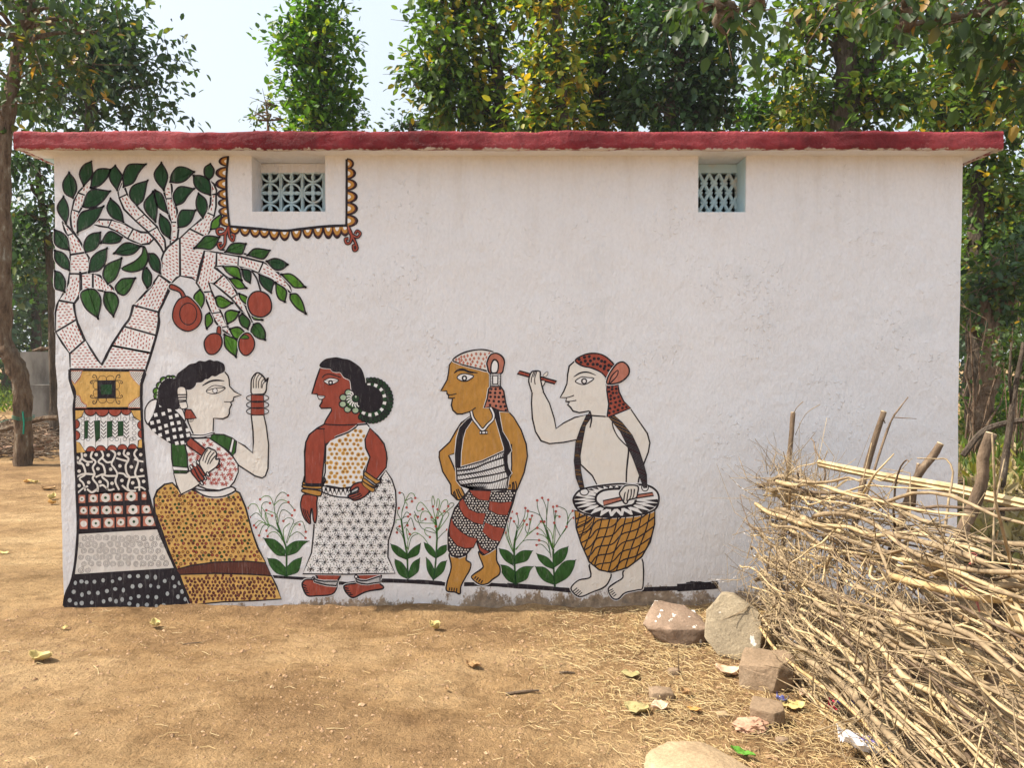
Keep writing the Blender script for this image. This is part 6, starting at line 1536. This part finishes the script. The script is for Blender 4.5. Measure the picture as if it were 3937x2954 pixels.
for k in range(60):   # wispy upright twigs above the top near the wall
    Yy = rs.uniform(3.9,4.8); p = Vector((fx(Yy)+rs.uniform(-.1,.1), Yy, rs.uniform(.8,.98))); pr_ = p; r0 = rs.uniform(.0015,.003)
    pts = [tuple(p)]
    d = Vector((rs.gauss(-.1,.5), rs.gauss(0,.3), rs.uniform(.3,1))).normalized()
    for j in range(4): d = (d+Vector((rs.gauss(0,.25),rs.gauss(0,.2),rs.gauss(0,.2)))).normalized(); p = p+d*rs.uniform(.04,.09); pts.append(tuple((p.x, min(p.y,4.93), p.z)))
    tw.tube(pts, list(np.linspace(r0,.0008,len(pts))), 4)
props(tw.build('twigs', msB, fence), kind='stuff')
m = MB(); m.tube(cat_curve([tuple(at(1860,1110,4.05)),tuple(at(1900,980,4.1)),tuple(at(1925,910,4.15)),tuple(at(1945,880,4.15)),tuple(at(1962,858,4.15))],3), [.007]*6+[.005]*4+[.003]*3, 5); m.tube([tuple(at(1930,902,4.15)), tuple(at(1980,905,4.1))], [.003,.0015], 4); m.tube([tuple(at(1912,915,4.12)), tuple(at(1902,888,4.12))], [.003,.0015], 4); m.build('branch', mpost, fence, True)
m = MB(); m.tube(cat_curve([tuple(at(1713,895,4.76)),tuple(at(1722,880,4.72)),tuple(at(1735,868,4.7))],3), .003, 4); m.tube(cat_curve([tuple(at(1718,940,4.76)),tuple(at(1740,895,4.7)),tuple(at(1772,874,4.66))],3), .0022, 4); m.build('branch', msB, fence, True)
# faded red cord tangled in the fence
mcord = simple('faded_red_cord', [(.3, (.42,.12,.10)), (.7, (.58,.22,.18))], 40)
m = MB()
for k in range(3): m.tube(cat_curve([tuple(at(2090+4*k,1195+3*k,2.72)),tuple(at(2110,1200+6*k,2.70)),tuple(at(2080-3*k,1235,2.72)),tuple(at(2075+2*k,1265,2.74)),tuple(at(2105,1280+8*k,2.72)),tuple(at(2118,1330,2.72))],4), .0016, 4)
props(m.build('cord', mcord), 'faded red cord tangled in the branches of the fence', 'cord')

# ------------------------------------------------------------------ litter and fallen leaves
def sheet(name, w, l, loc, rot, mat, label, cat_, seed, curl=.25, crump=.012, n=9, shape='leaf', tilt=(0,0), jag_=0):
    vs = []; fs = []
    if shape == 'leaf': w *= .8; l *= .8; crump *= 1.3
    for j in range(n):
        v = j/(n-1)*2-1
        half = (1-abs(v)**2.4)*.5+.02 if shape == 'leaf' else .5
        if jag_: half *= 1+jag_*noise.noise(Vector((v*6, seed, 0)))
        for i in range(n):
            u = i/(n-1)*2-1; x = u*w*half; y = v*l/2
            z = curl*w*(u*u*.55) + curl*l*.28*v*v + crump*noise.noise(Vector((x*45+seed, y*45, seed))) + crump*.6*noise.noise(Vector((x*110, y*110+seed, 1)))
            vs.append((x, y, z+.012))
    for j in range(n-1):
        for i in range(n-1): fs.append((j*n+i, j*n+i+1, (j+1)*n+i+1, (j+1)*n+i))
    me = bpy.data.meshes.new(name); me.from_pydata(vs, [], fs); me.materials.append(mat); me.polygons.foreach_set('use_smooth', [shape == 'leaf']*len(fs))
    o = bpy.data.objects.new(name, me); COL.objects.link(o); o.location = loc; o.rotation_euler = (tilt[0], tilt[1], rot)
    s_ = o.modifiers.new('thick', 'SOLIDIFY'); s_.thickness = .0012
    props(o, label, cat_); return o
def lmat(name, a, b_): return simple(name, [(.35, a), (.65, b_)], 22, .7, .5, .004)
ly = lmat('yellow_dry_leaf', (.42,.33,.12), (.58,.46,.20)); lb = lmat('brown_dry_leaf', (.25,.14,.06), (.42,.27,.13)); lo_ = lmat('orange_dry_leaf', (.45,.22,.06), (.55,.33,.10)); lg = lmat('olive_dry_leaf', (.27,.24,.10), (.42,.35,.17)); lp = lmat('pinkish_dry_leaf', (.50,.33,.22), (.66,.48,.34)); lgr = lmat('fresh_green_leaf', (.07,.20,.02), (.13,.32,.04))
for dx, dy, w, l, rot, mt, curl, lab in (
    (88,1428,.10,.17,1.4,ly,.5,'big curled yellow leaf on bare earth at the far left foreground'),(940,1364,.075,.10,.8,ly,.7,'curled yellow leaf casting a shadow below the woman in the starry skirt'),
    (1022,1442,.055,.12,.9,lb,.35,'long brown leaf in the middle of the bare earth'),(335,1358,.07,.10,.5,ly,.5,'torn pale leaf near the foot of the painted tree'),
    (1362,1462,.09,.12,1.3,lg,.2,'wavy olive leaf in the straw below the splashed stone'),(1375,1538,.13,.15,1.1,lg,.22,'large olive leaf lying nearest the buff slab'),
    (1425,1537,.08,.11,1.9,lp,.3,'pinkish dry leaf overlapping the large olive leaf'),(1575,1462,.10,.17,1.1,lp,.5,'pale curled leaf under the upright stone'),
    (1712,1532,.10,.15,1.5,ly,.18,'flat bright yellow leaf beside the squarish stone'),(1742,1508,.07,.10,.4,lp,.4,'whitish dry leaf above the yellow leaf by the fence'),
    (1480,1506,.05,.06,.4,lb,.8,'small dark curled leaf in the straw'),(1500,1540,.05,.08,1.2,lo_,.2,'flat orange-tan leaf left of the squarish stone'),
    (60,1046,.12,.2,.6,lo_,.3,'orange fallen leaf nearest the base of the leaning trunk'),(75,1047,.10,.17,1.2,ly,.3,'yellow leaf just right of the orange one near the leaning trunk'),(104,1060,.11,.24,1.5,lb,.4,'brown leaf lying between the trunk and the wall edge'),
    (112,1082,.10,.15,.1,ly,.8,'upright yellow leaf beside the wall edge'),(113,1093,.09,.14,1.2,lo_,.6,'orange leaf nearest the wall edge on the left path'),(8,1197,.05,.12,1.4,ly,.2,'yellow leaf at the left picture edge'),
    (140,1362,.025,.05,2.0,ly,.2,'tiny pale leaf left of the wall corner'),(965,1490,.02,.05,.4,lb,.4,'thin brown leaf scrap on bare earth')):
    X, Yg = ground_at(dx, dy); sheet('fallen_leaf', w, l, (X, Yg, gz(X,Yg)+.003), rot, mt, lab, 'leaf', dx % 97, curl)
X, Yg = ground_at(1605, 1640); sheet('green_leaf', .05, .13, (X, Yg, .01), .9, lgr, 'fresh bright green leaf beside the buff slab', 'leaf', 5, .3)
mpaper = simple('white_paper', [(.3, (.70,.69,.70)), (.7, (.80,.79,.80))], 6, .7, .2, .003); mink = simple('violet_ink', [(.3, (.16,.12,.42)), (.7, (.22,.18,.5))], 30)
mtis = simple('pink_brown_tissue', [(.3, (.34,.19,.12)), (.7, (.52,.33,.23))], 14, .8, .5, .004); mfoilr = simple('red_foil', [(.3, (.5,.02,.05)), (.7, (.62,.05,.09))], 20, .3, .3, .003, spec=.6); mfoilb = simple('blue_foil', [(.35, (.02,.03,.18)), (.5, (.05,.06,.35)), (.62, (.30,.33,.45)), (.7, (.5,.4,.05))], 40, .3, .3, .003, spec=.6)
X, Yg = ground_at(1878, 1642); pp = sheet('crumpled_paper', .13, .24, (X, Yg, .03), 1.42, mpaper, 'crumpled white paper with violet scribble at the bottom right', 'paper', 3, .35, .03, 11, 'rect', (.15,.1), .3)
ink = MB()
for st in ([(-.05,.02),(-.02,.045),(.0,.02),(.025,.05)],[(-.03,-.02),(-.01,.012),(.01,-.02),(.03,.012)],[(.0,-.05),(.02,-.03),(.035,-.055)],[(-.055,.0),(-.03,.01),(-.045,.035)]):
    ink.tube([(x, y*1.2, .052+.35*.13*(x/.13*2)**2*.25) for x, y in st], .0016, 4)
io = ink.build('ink_scribble', mink); io.parent = pp
X, Yg = ground_at(1700, 1402); sheet('torn_wrapper', .06, .13, (X, Yg, .02), .9, mpaper, 'torn white wrapper lying at the foot of the fence', 'wrapper', 8, .5, .02, 8, 'rect', (.2,.3), .5)
X, Yg = ground_at(1735, 1392); sheet('torn_wrapper', .04, .09, (X, Yg, .06), .5, mpaper, 'smaller white wrapper scrap stuck deeper under the branches', 'wrapper', 12, .5, .02, 8, 'rect', (.5,.3), .5)
X, Yg = ground_at(1790, 1540); sheet('sweet_wrapper', .035, .065, (X, Yg, .02), .2, mfoilr, 'shiny red sweet wrapper on the straw by the fence', 'wrapper', 15, .7, .02, 8, 'rect', (.3,.6), .4)
X, Yg = ground_at(1822, 1540); sheet('sweet_wrapper', .055, .08, (X, Yg, .02), 1.3, mfoilb, 'blue foil sweet wrapper beside the red one', 'wrapper', 16, .6, .03, 9, 'rect', (.2,.2), .4)
X, Yg = ground_at(1722, 1502); sheet('sweet_wrapper', .03, .05, (X-.12, Yg-.12, .02), 1.3, mfoilb, 'tiny blue wrapper scrap above the yellow leaf', 'wrapper', 18, .6, .02, 7, 'rect', (.2,.2), .4)
# crumpled tissue ball
bm = bmesh.new(); bmesh.ops.create_icosphere(bm, subdivisions=4, radius=.05)
for v in bm.verts:
    n1 = noise.noise(v.co*42)*.018 + abs(noise.noise(v.co*85))*.016; v.co += v.co.normalized()*n1; v.co.z = v.co.z*.55+.02; v.co.x *= 1.35
me = bpy.data.meshes.new('crumpled_tissue'); bm.to_mesh(me); bm.free(); me.materials.append(mtis)
o = bpy.data.objects.new('crumpled_tissue', me); COL.objects.link(o); X, Yg = ground_at(1622, 1578); o.location = (X, Yg, .0); props(o, 'crumpled pinkish-brown tissue touching the squarish stone', 'tissue')
for dx, dy, L, a, r0, lab in ((1128,1488,.17,.25,.007,'dark stick lying on the bare earth in the middle foreground'),(1225,1452,.08,-.05,.005,'short dark stick at the edge of the straw'),(415,1388,.10,.3,.003,'thin brown stick on bare earth at left')):
    X, Yg = ground_at(dx, dy); z = gz(X,Yg)+r0; m = MB(); m.tube([(X-L/2*math.cos(a), Yg-L/2*math.sin(a), z),(X, Yg, z+.003),(X+L/2*math.cos(a), Yg+L/2*math.sin(a), z)], [r0,r0,r0*.7], 6); props(m.build('stick', mpost), lab, 'stick')

# straw: thin bent blades
def strawfield(n, seed):
    r = np.random.default_rng(seed); V = []; F = []
    mbq = MB(); cnt = 0
    while cnt < n:
        x = r.uniform(-3.2, 2.6); y = r.uniform(2.7, 4.93)
        dsx = 1106 + x/y*1661
        dens = max(0, min(1, (dsx-1080)/330)) ** 1.3 * (.55+.6*noise.noise(Vector((x*2.5, y*2.5, 3)))+.25)
        dens = max(dens, .012) 
        if dsx > 1150 and y < 3.4 and dsx < 1380: dens *= .35
        if r.random() > dens: continue
        if dsx > 2350: continue
        L = r.uniform(.018,.085)*(1 if r.random() < .93 else 1.9); a = r.uniform(0, math.pi); w = r.uniform(.0008,.0017)
        z = gz(x, y) + r.uniform(.002,.012+.012*dens); t = r.normal()*.25
        ca, sa = math.cos(a), math.sin(a); px, py = -sa*w, ca*w; bend = r.normal()*.2*L
        P0 = (x-ca*L/2, y-sa*L/2, z); P1 = (x+px*0+(-sa)*bend, y+ca*bend, z+abs(t)*L*.3+.002); P2 = (x+ca*L/2, y+sa*L/2, z+t*L*.4)
        vs = []
        for p in (P0, P1, P2): vs += [(p[0]-px, p[1]-py, p[2]), (p[0]+px, p[1]+py, p[2]), (p[0], p[1], p[2]+w)]
        mbq.add(vs, [(0,3,5,2),(2,5,4,1),(3,6,8,5),(5,8,7,4)]); cnt += 1
    return mbq
mst, nt, b = newmat('dry_straw', .7, .3); g = nt.nodes.new("ShaderNodeNewGeometry"); nt.links.new(ramp(nt, g.outputs["Random Per Island"], [(0,(.52,.38,.17)),(.35,(.40,.28,.13)),(.7,(.60,.47,.25)),(1,(.26,.18,.10))]), b.inputs["Base Color"])
props(strawfield(8200, 5).build('straw', mst), 'scattered yellow straw thickest beside the stones and fence', 'straw', kind='stuff')
# clods and pebbles
r = np.random.default_rng(3); mbc = MB(); mcl = simple('earth_clods', [(.3, (.22,.13,.07)), (.55, (.36,.23,.13)), (.75, (.48,.34,.21))], 12, .95, .6, .01)
octa = [(1,0,0),(-1,0,0),(0,1,0),(0,-1,0),(0,0,1),(.6,.6,.4),(-.6,.6,.45),(-.6,-.6,.4),(.6,-.6,.4)]
of = [(0,5,4),(5,2,4),(2,6,4),(6,1,4),(1,7,4),(7,3,4),(3,8,4),(8,0,4)]
for i in range(8500):
    x = r.uniform(-3.4, 2.6); y = r.uniform(2.6, 4.95) if i < 7300 else r.uniform(4.2,4.95)
    if noise.noise(Vector((x*1.6, y*1.6, 7))) < -.15 and i % 3: continue
    s_ = .0035+.0045*r.random()**3*1.5 + (.006 if i % 31 == 0 else 0) + (.011 if i % 260 == 0 else 0); z = gz(x,y)-.001; rt = r.uniform(0,6); c_, sn = math.cos(rt), math.sin(rt); ax_ = r.uniform(.7,1.4)
    mbc.add([(x+(p[0]*c_*ax_-p[1]*sn)*s_*r.uniform(.8,1.2), y+(p[0]*sn*ax_+p[1]*c_)*s_*r.uniform(.8,1.2), z+p[2]*s_*r.uniform(.6,1)) for p in octa], of)
props(mbc.build('earth_clods', mcl), 'crumbs of dry earth and tiny stones on the yard', 'pebbles', kind='stuff')
